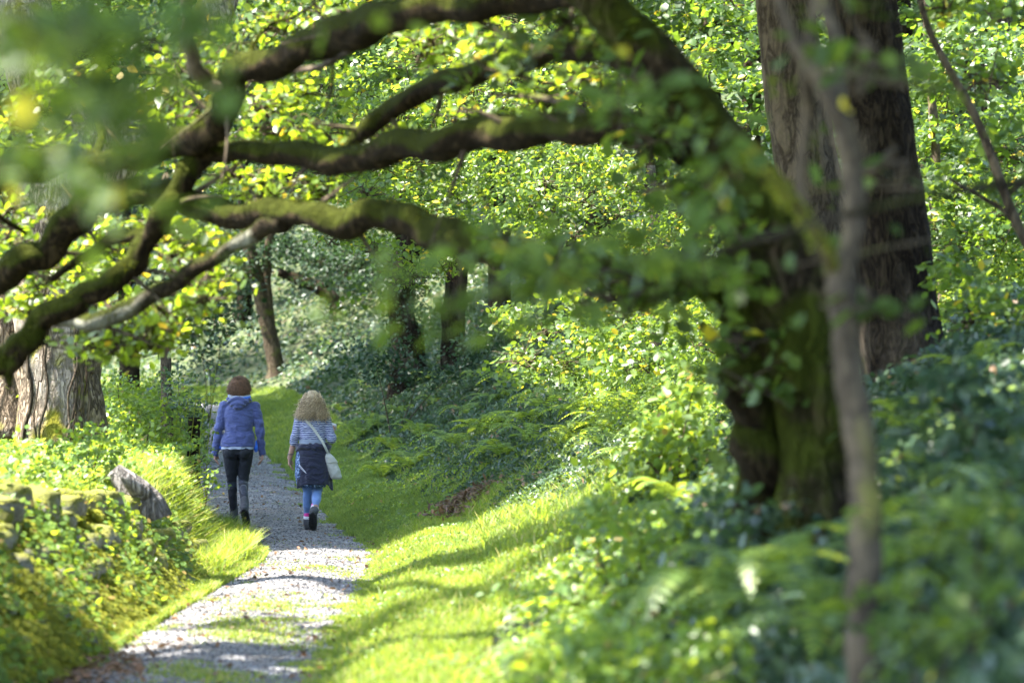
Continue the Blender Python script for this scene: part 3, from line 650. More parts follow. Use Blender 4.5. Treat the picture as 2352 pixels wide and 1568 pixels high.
# ------------------------------------------------------------------ foreground sapling with forks
YS = 8.
sp_ = tree('sapling', 'slender smooth brown sapling with forked stems nearest on the right', W(1990, 1700, YS))
limb([below(2000, YS, 96, .2), (1990, 1560, YS, 84), (1978, 1400, YS, 76), (1985, 1260, YS, 80), (1985, 1120, YS, 74), (1972, 980, YS, 70), (1950, 860, YS, 66), (1942, 760, YS, 64), (1935, 680, YS, 70), (1932, 630, YS, 62), (1955, 560, YS, 52), (1962, 500, YS, 52), (1958, 400, YS, 54), (1940, 310, YS, 52), (1912, 235, YS, 50), (1870, 165, YS, 40), (1830, 110, YS, 34), (1795, 20, YS, 30), (1770, -80, YS, 26)], 'trunk', 'grey_bark', sp_, seg=18, n=8, rough=.10, ridge=.0, seed=7., wob=.06)
limb([(1915, 250, YS, 40), (1928, 180, YS + .1, 38), (1925, 100, YS + .2, 34), (1895, 20, YS + .3, 30), (1870, -80, YS + .4, 28)], 'fork', 'grey_bark', sp_, seg=12, seed=8.)
limb([(1932, 660, YS, 50), (1905, 600, YS, 34), (1880, 545, YS + .1, 26), (1850, 480, YS + .1, 22), (1838, 420, YS + .1, 22), (1845, 340, YS + .1, 24), (1855, 250, YS + .1, 26), (1850, 150, YS, 26), (1870, 20, YS, 22), (1880, -80, YS, 20)], 'fork', 'grey_bark', sp_, seg=12, seed=9.)
limb([(1915, 625, YS, 36), (1890, 560, YS - .1, 30), (1850, 495, YS - .2, 28), (1800, 430, YS - .3, 26), (1755, 375, YS - .4, 24), (1712, 326, YS - .5, 16)], 'fork', 'lit_moss', sp_, seg=12, seed=10.)
mf = MB()
for k in range(26):
    t = random.random(); a = np.array(W(1890, 560, YS - .1)) * (1 - t) + np.array(W(1720, 335, YS - .5)) * t
    leaves(mf, a + RNG.normal(size=(12, 3)) * .014 + [0, 0, -.012], .022, 1.2, narrow=True)
rebase(mf.build('moss', M['moss_strand']), sp_)
ss = MB(); st_ = MB()
for c in [(1960, 110, 7.5, 110, 60, 34), (2000, 180, 7.5, 70, 60, 18), (1990, 400, 8.5, 60, 60, 16), (2010, 690, 8., 70, 90, 18)]:
    spray(ss, *c, .07, .15, .8, tm=st_)
rebase(ss.build('foliage', M['near_leaf']), sp_); rebase(st_.build('twigs', M['grey_bark']), sp_)

# ------------------------------------------------------------------ great trunk on the left bank
YG = 28.5
big = tree('great_oak', 'massive old trunk with furrowed grey bark on the left bank behind the wall', W(150, 1000, YG))
limb([below(145, YG, 215, .3), (142, 985, YG, 204), (138, 900, YG, 196), (134, 800, YG, 194), (125, 700, YG, 200), (128, 600, YG, 202), (138, 500, YG, 205), (150, 420, YG, 215), (165, 340, YG, 220), (130, 250, YG, 170), (80, 130, YG, 150), (40, -10, YG, 135), (0, -250, YG, 110)], 'trunk', 'oak_bark', big, seg=64, n=12, rough=.06, ridge=.010, seed=3.3)
limb([(190, 450, YG, 130), (270, 360, YG + .3, 110), (340, 300, YG + .6, 104), (400, 220, YG + .8, 98), (450, 120, YG + 1, 92), (500, 0, YG + 1.2, 86), (540, -160, YG + 1.5, 76)], 'limb', 'oak_bark', big, seg=40, n=10, rough=.06, ridge=.04, seed=4.3)
limb([(20, 1010, YG + .4, 120), (5, 860, YG + .5, 90), (0, 760, YG + .5, 90), (-10, 600, YG + .6, 80)], 'stem', 'oak_bark', big, seg=30, n=8, rough=.08, ridge=.04, seed=6.3)
wy = MB()
for k in range(10):
    x0 = random.uniform(50, 215); s_ = random.random() * 9
    pts = [W(x0 + 7 * math.sin(i_ * .9 + s_) + 2 * i_, 1010 - i_ * random.uniform(24, 34), YG - .50 + .3 * abs((x0 - 130) / 105) ** 2) for i_ in range(12)]
    tube(wy, pts, [random.uniform(.008, .022)] * 12, 6, 4, .3, 8, seed=k)
rebase(wy.build('ivy_stems', M['brown_bark']), big)

# ------------------------------------------------------------------ further trunks
def far_tree(name, label, px, py, pts, m, seg=20, group='trees along the path', **kw):
    x, y, z = hit(px, py); r = tree(name, label, (x, y, z), group=group)
    k = limb([below(pts[0][0], y, pts[0][2] * 1.5, .3)] + [(a, b_, y, w) for a, b_, w in pts], 'trunk', m, r, seg=seg, **kw)
    return r, y
f1, yf = far_tree('forked_tree', 'pale forked trunk rising from the slope beyond the walkers', 632, 858, [(634, 850, 40), (622, 780, 36), (608, 720, 36), (598, 670, 34), (588, 630, 32), (570, 560, 28), (550, 480, 24)], 'brown_bark', seed=1.7, rough=.06)
limb([(624, 790, yf, 24), (620, 740, yf, 22), (616, 690, yf, 22), (612, 630, yf, 22), (618, 560, yf, 18), (640, 480, yf, 14)], 'fork', 'brown_bark', f1, seg=12, seed=2.7)
fl = MB(); ftw = MB()
for c in [(590, 590, 70, 45, 700), (660, 570, 90, 40, 800), (560, 620, 40, 30, 260), (740, 600, 70, 40, 600), (640, 520, 120, 40, 900), (800, 610, 60, 50, 450), (430, 700, 60, 30, 110)]:
    spray(fl, c[0], c[1], yf + random.uniform(-1, 1), c[2], c[3], int(c[4] * .8), .11, 1.2, .8, tm=ftw)
rebase(fl.build('foliage', M['dark_leaf']), f1); rebase(ftw.build('twigs', M['dark_bark']), f1)
f2 = tree('young_tree', 'thin dark trunk on the left bank right of the massive old trunk', W(382, 930, 40))
limb([below(384, 40, 34), (383, 920, 40, 26), (381, 850, 40, 24), (380, 780, 40, 24), (384, 720, 40, 18), (400, 660, 40, 14), (420, 560, 40, 12)], 'trunk', 'brown_bark', f2, seg=12, seed=2.2)
f2l = MB(); f2t = MB()
for c in [(400, 700, 40, 25, 60), (460, 720, 40, 18, 50), (540, 740, 30, 12, 24), (350, 780, 40, 30, 60), (450, 760, 40, 14, 30)]: spray(f2l, c[0], c[1], 40, c[2], c[3], c[4], .09, .4, .8, tm=f2t)
rebase(f2l.build('foliage', M['ivy_leaf']), f2); rebase(f2t.build('twigs', M['dark_bark']), f2)
f3, y3 = far_tree('ivy_clad_tree', 'thick gnarled trunk wrapped in ivy on the shaded slope', 925, 915, [(925, 905, 78), (935, 850, 86), (940, 800, 78), (925, 750, 62), (920, 700, 60), (930, 620, 56), (950, 520, 50)], 'dark_bark', seg=26, rough=.14, seed=3.7)
f3l = MB(); q = RNG.random((1500, 2)); a_ = q[:, 0] * 6.28
cx, cy, cz = f3.location; R_ = .36
leaves(f3l, np.stack([cx + np.cos(a_) * R_, cy + np.sin(a_) * R_, cz + .1 + q[:, 1] * 2.4], 1) + RNG.normal(size=(1500, 3)) * .05, .07, 1.)
rebase(f3l.build('ivy', M['ivy_leaf']), f3)
f4, y4 = far_tree('beech_tree', 'dark trunk on the slope just right of the ivy clad one', 1045, 860, [(1045, 850, 66), (1042, 780, 58), (1040, 720, 54), (1050, 640, 50), (1060, 540, 46)], 'dark_bark', rough=.08, seed=4.7)
f5, y5 = far_tree('young_tree', 'thin grey trunk in the sunlit bracken below the low mossy limb', 1510, 835, [(1510, 825, 26), (1503, 770, 27), (1500, 700, 26), (1503, 640, 25), (1508, 560, 24), (1500, 460, 22), (1495, 380, 20)], 'grey_bark', rough=.06, seed=5.7)
limb([(1500, 730, y5, 12), (1460, 735, y5, 9), (1390, 770, y5, 8), (1330, 820, y5, 6), (1280, 850, y5, 4)], 'limb', 'grey_bark', f5, seg=8, seed=1.)
f6, y6 = far_tree('beech_tree', 'dark crooked trunk leaning over the far slope', 770, 720, [(772, 712, 30), (760, 680, 30), (720, 655, 30), (680, 640, 26), (640, 625, 18)], 'dark_bark', seed=6.7)
f7 = tree('young_tree', 'slim grey trunk among the bright leaves at the right edge', W(2155, 640, 26))
limb([below(2170, 26, 30), (2165, 640, 26, 24), (2155, 560, 26, 24), (2145, 450, 26, 24), (2150, 350, 26, 22), (2140, 230, 26, 20), (2130, 80, 26, 18), (2120, -80, 26, 16)], 'trunk', 'grey_bark', f7, seg=12, seed=8.1)
f8 = tree('young_tree', 'slender arching stem curving out of the frame at the right edge', W(2420, 620, 17))
limb([below(2470, 17, 34), (2440, 700, 17, 28), (2352, 545, 17, 26), (2310, 450, 17, 24), (2270, 340, 17, 22), (2225, 240, 17, 20), (2170, 140, 17, 18), (2130, 60, 17, 16), (2100, -60, 17, 14)], 'trunk', 'brown_bark', f8, seg=12, seed=9.1)
limb([(2345, 530, 17, 14), (2300, 480, 17, 12), (2240, 445, 17, 10), (2180, 410, 17, 8)], 'limb', 'brown_bark', f8, seg=8, seed=3.)
limb([(2310, 450, 17, 12), (2350, 420, 17, 10), (2400, 380, 17, 8)], 'limb', 'brown_bark', f8, seg=8, seed=4.)

# ------------------------------------------------------------------ leafy crowns behind (each belongs to its trunk)
def crown(root, m, blobs, size, Y, dY=2., nm='foliage', twigs=None):
    mb = MB(); tw = MB()
    for b_ in blobs:
        px, py, rx, ry, n = b_[:5]; n = int(n * 1.35); k = max(3, n // 110)
        for q in range(k):
            r_ = math.sqrt(random.random()) ; a_ = random.uniform(0, 6.28)
            y_ = Y + random.uniform(-dY, dY)
            spray(mb, px + r_ * rx * math.cos(a_), py + r_ * ry * math.sin(a_), y_, 38, 20, n // k, size, .5, .75, tm=tw if q % 4 == 0 else None)
    rebase(mb.build(nm, M[m]), root)
    if tw.n: rebase(tw.build('twigs', M['brown_bark']), root)
crown(f4, 'beech_leaf', [(900, 300, 260, 130, 2600), (980, 180, 220, 110, 1700), (850, 430, 200, 60, 1300), (620, 330, 140, 90, 900), (1000, 470, 160, 50, 900), (1000, 590, 90, 30, 260), (830, 560, 120, 30, 330), (920, 620, 90, 25, 170), (760, 545, 50, 15, 70), (560, 420, 120, 40, 400)], .07, 32, 3.)
crown(f5, 'beech_leaf', [(1250, 430, 220, 110, 2400), (1450, 400, 180, 130, 1800), (1150, 380, 180, 90, 1200), (1500, 530, 130, 60, 900), (1250, 540, 180, 40, 800), (1250, 130, 200, 150, 1600), (1400, 560, 100, 40, 400)], .068, 31, 3.)
crown(f5, 'beech_leaf', [(1300, 760, 190, 90, 1400), (1500, 760, 140, 90, 1100), (1600, 820, 80, 100, 500), (1180, 830, 90, 50, 350)], .07, 27, 2., nm='low_foliage')
crown(f3, 'oak_leaf', [(1100, 260, 260, 150, 1500), (800, 230, 260, 150, 1500), (1350, 280, 260, 200, 1800)], .11, 42, 3.)
crown(f7, 'oak_leaf', [(1660, 150, 130, 180, 1500), (1700, 420, 80, 140, 500), (2230, 200, 170, 230, 3000), (2230, 560, 170, 160, 2200), (2250, 760, 140, 80, 700), (2120, 430, 70, 260, 900)], .085, 26, 2.)
crown(f8, 'beech_leaf', [(2230, 330, 120, 160, 260), (2250, 620, 120, 140, 300), (2200, 80, 150, 80, 160), (2330, 720, 60, 80, 120)], .075, 18, 1.)
crown(f6, 'dark_leaf', [(800, 610, 130, 50, 1200), (700, 580, 140, 50, 900), (1000, 650, 160, 40, 900), (880, 570, 160, 40, 800)], .12, y6, 2.)
crown(big, 'beech_leaf', [(330, 200, 160, 180, 900), (100, 150, 150, 150, 700), (250, 480, 130, 80, 260), (30, 450, 60, 120, 220)], .09, 30.5, 1.2)

ORD = ['leftmost', 'second', 'third', 'fourth', 'fifth', 'sixth', 'seventh', 'eighth', 'ninth', 'tenth', 'eleventh', 'twelfth', 'thirteenth', 'fourteenth', 'fifteenth', 'sixteenth', 'seventeenth', 'eighteenth', 'nineteenth', 'twentieth', 'twenty-first', 'twenty-second', 'twenty-third', 'twenty-fourth', 'twenty-fifth', 'twenty-sixth', 'twenty-seventh', 'twenty-eighth', 'twenty-ninth', 'thirtieth', 'thirty-first']
# woodland further up the valley: each tree has its own trunk and crown
kinds = [('dark_leaf', 'dark evergreen tree deep in the far woodland'), ('oak_leaf', 'mid green tree deep in the far woodland'), ('beech_leaf', 'yellow green tree deep in the far woodland')]
WL = [(-60, 62), (120, 78), (300, 66), (450, 96), (560, 84), (700, 100), (820, 82), (930, 66), (1060, 92), (1150, 58), (1270, 76), (1380, 52), (1500, 68), (1620, 50), (1720, 62), (1840, 48), (1960, 60), (2080, 42), (2200, 54), (2300, 40), (2400, 48), (220, 96), (1000, 110), (1330, 104), (1700, 92), (2150, 80), (-150, 46)]
def kof(i_, px):
    k = [2, 1, 0, 1, 0, 1, 2, 1][i_ % 8]; return 1 if 250 < px < 900 and k == 2 else k
wc = [0, 0, 0]; wr = [sorted(p for j, (p, _) in enumerate(WL) if kof(j, p) == kof(i, px)).index(px) for i, (px, _) in enumerate(WL)]
for i_, (px, Y) in enumerate(WL):
    x = (px - 1176) / FPX * Y; z = float(gz(x, Y)); kd = [2, 1, 0, 1, 0, 1, 2, 1][i_ % 8]
    if 250 < px < 900 and kd == 2: kd = 1
    wc[kd] += 1; r = tree('woodland_tree', kinds[kd][1] + ', ' + ORD[wr[i_]] + (' of its kind' if wr[i_] == 0 else ' of its kind from left'), (x, Y, z), group='trees of the far woodland ' + ['dark', 'mid green', 'yellow green'][kd])
    H = random.uniform(11, 15); mb = MB(); ln = random.uniform(-.8, .8)
    tube(mb, [(x, Y, z - .3), (x + ln * .2, Y, z + H * .3), (x + ln * .7, Y, z + H * .6), (x + ln, Y, z + H)], [.26, .2, .14, .05], 10, 6, .1, 2., seed=i_)
    for q in range(7):
        a_ = random.uniform(0, 6.28); h0 = random.uniform(.2, .75) * H; l = random.uniform(1.5, 3.2)
        p0 = np.array([x + ln * h0 / H, Y, z + h0]); p1 = p0 + [math.cos(a_) * l, math.sin(a_) * l, l * .4]
        tube(mb, [p0, (p0 + p1) / 2 + [0, 0, .2], p1], [.08, .05, .02], 6, 4, seed=q)
    rebase(mb.build('trunk', M['dark_bark']), r)
    fo = MB(); K = 110; u_ = RNG.normal(size=(K, 3)); u_ /= np.linalg.norm(u_, axis=1)[:, None]
    cc = np.array([x + ln * .6, Y, z + H * .56]) + u_ * (RNG.random((K, 1)) ** .45) * np.array([3.6, 3., H * .52])
    cc = cc[(cc[:, 2] > z + .9)]
    m_ = 75; pp = cc[:, None, :] + RNG.normal(size=(len(cc), m_, 3)) * [.55, .55, .22]
    leaves(fo, pp.reshape(-1, 3), .17, .8)
    rebase(fo.build('crown', M[kinds[kd][0]]), r)

# far hillside wood that reads as one mass
fw = MB(); n = 90000; y = 100 + 130 * RNG.random(n) ** 1.2; x = RNG.uniform(-.24, .24, n) * y
h_ = 9 * np.clip(.5 + .5 * fb(x, y, .16), .05, 1)
leaves(fw, np.stack([x, y, gz(x, y) + h_ * RNG.random(n) ** .6], 1), .42, .8)
tag(fw.build('far_woodland', M['oak_leaf']), kind='stuff')

# ------------------------------------------------------------------ shade: unseen trees added out of view, crowns cut to cast chosen shadows
cx_, cy_ = math.cos(AZ) / math.tan(EL), math.sin(AZ) / math.tan(EL)
def shade_mask(gx, gy):
    ns = fb(gx, gy, 1.1, 3.) ; fine = fb(gx, gy, 4.5, 1.)
    e = 27.5 + .12 * fb(gx, gy, 2.2)
    lo = np.where(gy < 38, -3.4 + .35 * ns, -9.)
    lo = np.where((gy > 28.3) & (gy < 38), xl(gy) - .25, lo)
    hi = np.where(gy < 45, .9 + .5 * ns, 3.2 + .6 * ns)
    hi = np.where(gy < 33, hi - .35, hi)
    d1 = (gy > e) & (gx > lo) & (gx < hi) & (gy < 74)
    p1 = np.where(d1, np.where((ns + .5 * fine < -1.05), .0, 1.), 0)
    d2 = (gy > 4) & (gy < 23.5) & (gx > .45 + .3 * ns) & (gx < 6)
    d2 &= ~((gy > 15.5) & (gx < 1.75 + .3 * ns)) & ~((gy > 18.6) & (gx < 1.0 + .3 * ns))
    p2 = np.where(d2, np.where(ns + .7 * fine < -.45 - .2 * ((gy < 13) & (gy > 7.4)) - .6 * (gy < 7.2), .0, 1.), 0)
    d4 = (gy > 3.2) & (gy < 5.8) & (gx > -1.2) & (gx < .5); p2 = np.maximum(p2, np.where(d4 & (fine + ns > -.15), 1., 0))
    d3 = (gy > 9) & (gy < 18.3) & (gx < -.95) & (gx > -2.45)
    p3 = np.where(d3, np.where(fb(gx, gy, 1.9, 5.) + .6 * fb(gx, gy, 7.) - .5 * (gy - 16.5) < -.05, .0, .9), 0)
    d6 = (gy > 28.5) & (gy < 48) & (gx > np.where(gy < 36, 2.6, .9)) & (gx < 5.5); p1 = np.maximum(p1, np.where(d6 & (fb(gx, gy, 1.25, 7.) + .5 * fb(gx, gy, 3.3, 2.) > -.05), 1., 0))
    return np.maximum(p1, np.maximum(p2, p3))
def add_shade_tree(name, label, tx, ty, n, gx0, gx1, gy0, gy1, z0, z1, size=.24):
    r = tree(name, label, (tx, ty, float(gz(tx, ty))), group='added trees out of view casting shade'); tz = float(gz(tx, ty))
    gx = RNG.uniform(gx0, gx1, n); gy = RNG.uniform(gy0, gy1, n); k = RNG.random(n) < shade_mask(gx, gy); gx, gy = gx[k], gy[k]
    zg = gz(gx, gy); z = RNG.uniform(z0, z1, len(gx)); hh = z - zg
    P_ = np.stack([gx - cx_ * hh, gy + cy_ * hh, z], 1)
    ok = P_[:, 2] > CAMZ + .150 * P_[:, 1] + .3
    ok |= P_[:, 0] < -.19 * P_[:, 1] - .3
    P_ = P_[ok]; mb = MB(); leaves(mb, P_, size, .6); rebase(mb.build('crown', M['oak_leaf']), r)
    tb = MB(); c = P_.mean(0)
    tube(tb, [(tx, ty, tz - .3), (tx + .1, ty, tz + (z0 - tz) * .5), (tx, ty, z0), tuple(c)], [.32, .26, .2, .08], 12, 6, .1, 2.)
    for q in range(12):
        e_ = P_[RNG.integers(len(P_))]; tube(tb, [(tx, ty, z0 - .5), ((tx + e_[0]) / 2, (ty + e_[1]) / 2, (z0 + e_[2]) / 2 - .2), e_], [.12, .08, .02], 6, 4, seed=q)
    rebase(tb.build('trunk', M['dark_bark']), r)
SH = [('added_shade_tree', 'unseen broad crowned tree added outside the left edge to shade the walkers', -11, 31, 45000, -4, 5.5, 27, 34, 11, 13.),
      ('added_shade_tree', 'unseen tall tree added outside the left edge to shade the path bend', -13, 42, 48000, -9.5, 5.5, 34, 46, 11, 14.),
      ('added_shade_tree', 'unseen tall tree added outside the left edge to shade the grass past the bend', -16, 54, 38000, -9.5, 4.5, 46, 60, 12, 15.),
      ('added_shade_tree', 'unseen tree added outside the left edge to shade the far path', -20, 66, 30000, -9.5, 4.5, 60, 74, 13, 16.),
      ('added_shade_tree', 'unseen broad crown added to shade the near slope by the sapling', -3.6, 8, 28000, -1.2, 6, 3, 13, 5.2, 7.2),
      ('added_shade_tree', 'unseen broad crown added above the mossy oak for shade', -4.6, 22.5, 26000, .1, 6, 13, 23.6, 6., 8.),
      ('added_shade_tree', 'unseen light crown added to throw dapples on the near path', -9.5, 13, 9000, -2.7, -.8, 9, 19, 7., 8.5)]
for a_ in SH: add_shade_tree(*a_)

# ------------------------------------------------------------------ near sprays of a branch hanging into the view, far out of focus
nb = empty('hanging_branch', W(-300, -250, 4.4)); tag(nb, 'leafy branch hanging close to the camera at the top left corner, far out of focus', 'branch')
limb([(-700, -500, 4.2, 90), (-300, -150, 4.3, 60), (0, 40, 4.4, 40), (180, 170, 4.6, 24), (260, 330, 4.7, 12), (270, 460, 4.8, 6)], 'stem', 'grey_bark', nb, seg=10, seed=1.)
limb([(0, 40, 4.4, 26), (200, 60, 4.5, 18), (380, 40, 4.6, 10), (560, 20, 4.8, 6)], 'stem', 'grey_bark', nb, seg=8, seed=2.)
nl = MB()
for c in [(40, 60, 4.2, 110, 90, 34), (180, 100, 4.5, 110, 80, 32), (260, 230, 4.6, 80, 100, 32), (230, 350, 4.7, 50, 70, 16), (120, 190, 4.4, 120, 60, 22), (20, 220, 4.3, 80, 60, 14), (330, 60, 4.6, 90, 60, 20), (20, 400, 4.6, 60, 60, 8), (450, 20, 4.8, 60, 30, 8), (230, 490, 5., 60, 40, 7), (330, 420, 5., 60, 40, 6)]:
    spray(nl, c[0], c[1], c[2], c[3], c[4], int(c[5] * 1.9), .06, .15, .7)
rebase(nl.build('foliage', M['near_leaf']), nb)
nb2 = empty('hanging_branch', W(1800, 500, 6.5)); tag(nb2, 'blurred leafy branch crossing the middle of the view under the low limb', 'branch')
limb([(2750, 500, 7.6, 34), (2400, 420, 7.4, 26), (2000, 480, 7.0, 16), (1700, 560, 6.9, 12), (1500, 600, 6.8, 9), (1250, 660, 6.7, 7), (900, 740, 6.6, 4)], 'stem', 'dark_bark', nb2, seg=8, seed=3.)
nl2 = MB()
for c in [(1150, 600, 6.7, 90, 40, 30), (1300, 640, 6.8, 130, 50, 50), (1020, 690, 6.6, 100, 40, 26), (860, 740, 6.6, 80, 30, 16), (1180, 740, 6.8, 110, 50, 26), (1500, 590, 6.8, 130, 60, 44), (1620, 520, 6.9, 90, 70, 26), (1640, 380, 7., 80, 60, 18), (1560, 320, 7., 60, 40, 12), (1700, 640, 7, 90, 60, 22), (1500, 280, 7, 80, 60, 12), (1160, 120, 7, 90, 40, 14), (810, 40, 6.5, 40, 20, 3), (1420, 200, 7., 80, 50, 12)]:
    spray(nl2, c[0], c[1], c[2], c[3], c[4], c[5], .06, .2, .7)
rebase(nl2.build('foliage', M['near_leaf']), nb2)

# ------------------------------------------------------------------ ferns
def frond(mb, L_, up, ang, rng, npin=20):
    t = np.linspace(0, 1, npin); d = np.array([math.cos(ang), math.sin(ang), 0]); sd_ = np.array([-d[1], d[0], 0])
    C = d * (L_ * (t * .9))[:, None] + np.array([0, 0, 1]) * (L_ * up * (t * 1.5 - 1.35 * t * t))[:, None]
    T = np.gradient(C, axis=0); T /= np.linalg.norm(T, axis=1)[:, None]
    w = .34 * L_ * np.sin(np.pi * np.clip(t * .93 + .07, 0, 1)) ** .8 * (1 - .35 * t) + .004; hw = L_ / npin * .43
    for s_ in (-1, 1):
        for k in range(2, npin):
            o = C[k]; q = sd_ * s_ * w[k] * .6 + T[k] * w[k] * .18 - np.array([0, 0, w[k] * .10])
            tt = T[k] * hw
            mb.add([o - tt * .6, o + q * .55 - tt, o + q, o + q * .5 + tt, o + tt * .5], [[0, 1, 2, 3]], [[0, 3, 4]])
    n_ = np.cross(T, sd_); r_ = .006 * L_ + .002
    V = np.stack([C + sd_ * r_, C - sd_ * r_], 1).reshape(-1, 3); k = np.arange(npin - 1) * 2
    mb.add(V, np.stack([k, k + 1, k + 3, k + 2], 1))
def fern_mesh(seed, L_=.75, nf=9):
    rng = np.random.default_rng(seed); mb = MB()
    for k in range(nf): frond(mb, L_ * rng.uniform(.7, 1.1), rng.uniform(.5, 1.1), 2 * math.pi * k / nf + rng.uniform(-.3, .3), rng)
    return mb.mesh('fern_fronds')
FM = [fern_mesh(s) for s in (1, 2, 3, 4)]
for f_ in FM: f_.materials.append(M['fern'])
FT = [('sunny', 'sunlit fern in the bright bracken below the low limb', 'ferns in the sunlit bracken', [(1300, 900), (1380, 930), (1250, 960), (1220, 1030), (1160, 1060), (1320, 1010), (1420, 860), (1520, 870), (1480, 960), (1590, 920), (1350, 850), (1260, 870), (1400, 1010), (1550, 1030), (1610, 1000), (1200, 900), (1460, 1060), (1280, 930), (1340, 970), (1230, 990), (1290, 1040), (1400, 960), (1440, 1000), (1500, 920), (1560, 960), (1390, 1050), (1180, 1000), (1450, 900), (1320, 880)], (.7, 1.1)),
      ('shady', 'shaded fern on the ivy slope right of the walkers', 'ferns on the shaded slope', [(920, 960), (1000, 940), (1080, 960), (960, 1010), (1040, 1030), (900, 1040), (860, 990), (1110, 1000), (820, 1010), (1000, 890), (1100, 880), (940, 1080), (880, 1100), (1150, 930), (780, 950), (840, 900)], (.6, 1.)),
      ('near', 'blurred fern in the dim foreground by the sapling', 'ferns in the near undergrowth', [(1700, 1320), (1800, 1400), (1600, 1260), (2150, 1180), (2280, 1000), (2200, 1320), (1880, 1500), (1650, 1440), (2330, 1250), (2080, 1420), (1740, 1180), (2250, 880), (1560, 1180), (2120, 1020)], (.55, .85)),
      ('bank', 'fresh green fern on the left bank beside the dark post', 'ferns on the left bank', [(415, 950), (400, 1000), (330, 960)], (.5, .7)),
      ('single', 'small bright fern standing alone on the grassy verge', None, [(1055, 1165)], (.35, .36))]
for kd, lab, grp, pts, (s0, s1) in FT:
    for q, (px, py) in enumerate(sorted(pts)):
        x, y, z = hit(px, py)
        o = bpy.data.objects.new('fern', random.choice(FM)); COL.objects.link(o); o.location = (x, y, z + .03)
        sc_ = random.uniform(s0, s1); o.scale = (sc_, sc_, sc_); o.rotation_euler = (random.uniform(-.2, .2), random.uniform(-.2, .2), random.uniform(0, 6))
        tag(o, lab + ('' if len(pts) == 1 else ', ' + ORD[q] + (' there' if q == 0 else ' from the left')), 'fern', grp)

# ------------------------------------------------------------------ bushes
def bush(label, px, py, Y, blobs, m, size, group=None, name='bush', dy=.5, cat='bush'):
    x = (px - 1176) / FPX * Y; z = float(gz(x, Y)); r = empty(name, (x, Y, z)); tag(r, label, cat, group)
    mb = MB(); tw = MB()
    for b_ in blobs: spray(mb, b_[0], b_[1], Y + random.uniform(-.3, .3), b_[2], b_[3], b_[4], size, dy, .8); tube(tw, [(x, Y, z - .05), (np.array((x, Y, z)) + np.array(W(b_[0], b_[1], Y))) / 2 + RNG.normal(size=3) * .06, W(b_[0], b_[1], Y)], [.012, .008, .004], 5, 4)
    rebase(mb.build('foliage', M[m]), r); rebase(tw.build('stems', M['brown_bark']), r); return r
bush('sunlit bramble bush at the left edge below the massive trunk', 30, 1000, 21, [(20, 1040, 70, 50, 260), (60, 1090, 80, 50, 300), (0, 1130, 60, 50, 200)], 'bank_leaf', .055, name='bramble_bush')
bush('bramble bush in full sun behind the grey stump', 200, 1080, 23, [(180, 1040, 90, 50, 380), (240, 1010, 70, 40, 260), (140, 1090, 70, 40, 240)], 'bank_leaf', .055, name='bramble_bush')
bush('loose bush on the bank between the massive trunk and the walkers', 330, 1000, 30, [(300, 930, 70, 50, 420), (350, 960, 70, 50, 420), (290, 990, 80, 50, 420), (400, 1010, 50, 50, 300), (270, 880, 40, 40, 160)], 'bank_leaf', .055)
bush('dark leaved bush overhanging the post at the path bend', 430, 1000, 33, [(430, 930, 45, 40, 300), (455, 985, 30, 50, 260), (410, 880, 40, 40, 160), (480, 1030, 24, 26, 50), (435, 1060, 25, 40, 130)], 'ivy_leaf', .055)
bush('golden leafed bush by the grassy bank edge', 460, 1080, 28, [(440, 1070, 40, 40, 200), (480, 1100, 24, 30, 80), (400, 1040, 60, 40, 240)], 'bank_leaf', .05)
bush('bright hazel bush behind the hollow stem of the mossy oak', 1560, 1000, 19, [(1540, 1000, 90, 60, 420), (1600, 1060, 60, 60, 220), (1480, 1080, 90, 50, 300), (1590, 900, 50, 60, 150)], 'bank_leaf', .075, name='hazel_bush')
bush('yellow green bramble sprawling over the verge in the right foreground', 1450, 1250, 14, [(1400, 1180, 90, 50, 220), (1480, 1240, 90, 60, 220), (1400, 1330, 110, 60, 240), (1300, 1400, 110, 50, 200), (1500, 1330, 80, 60, 160)], 'bank_leaf', .06, name='bramble_bush')
bush('sun flecked bush in the bottom right corner', 2200, 1450, 7.5, [(2200, 1420, 150, 90, 150), (2100, 1500, 110, 70, 90), (2300, 1330, 90, 90, 100), (2250, 1180, 110, 90, 90)], 'near_leaf', .055)
bush('dim bush at the right edge under the tall dark trunk', 2250, 950, 11, [(2250, 950, 120, 90, 240), (2150, 1050, 110, 90, 200), (2300, 1080, 90, 90, 160), (2170, 900, 60, 60, 80)], 'ivy_leaf', .07)
bush('dim undergrowth bush at the foot of the mossy oak', 1750, 1300, 12, [(1720, 1230, 90, 70, 240), (1850, 1330, 120, 60, 260), (1650, 1330, 90, 60, 200)], 'ivy_leaf', .065)
bush('pale dry bramble at the bottom edge of the verge', 1300, 1540, 9.5, [(1300, 1520, 130, 40, 200), (1420, 1470, 120, 40, 160), (1250, 1560, 120, 30, 120)], 'bank_leaf', .05, name='bramble_bush')
bush('shaded holly bush low on the slope beyond the long haired walker', 900, 900, 44, [(860, 830, 80, 50, 500), (960, 860, 80, 40, 400), (1100, 820, 90, 50, 500)], 'dark_leaf', .08, name='holly_bush')
bush('shaded holly bush beyond the forked tree', 480, 820, 62, [(470, 790, 60, 60, 500), (520, 700, 70, 60, 600), (440, 700, 60, 60, 500)], 'ivy_leaf', .11, name='holly_bush')
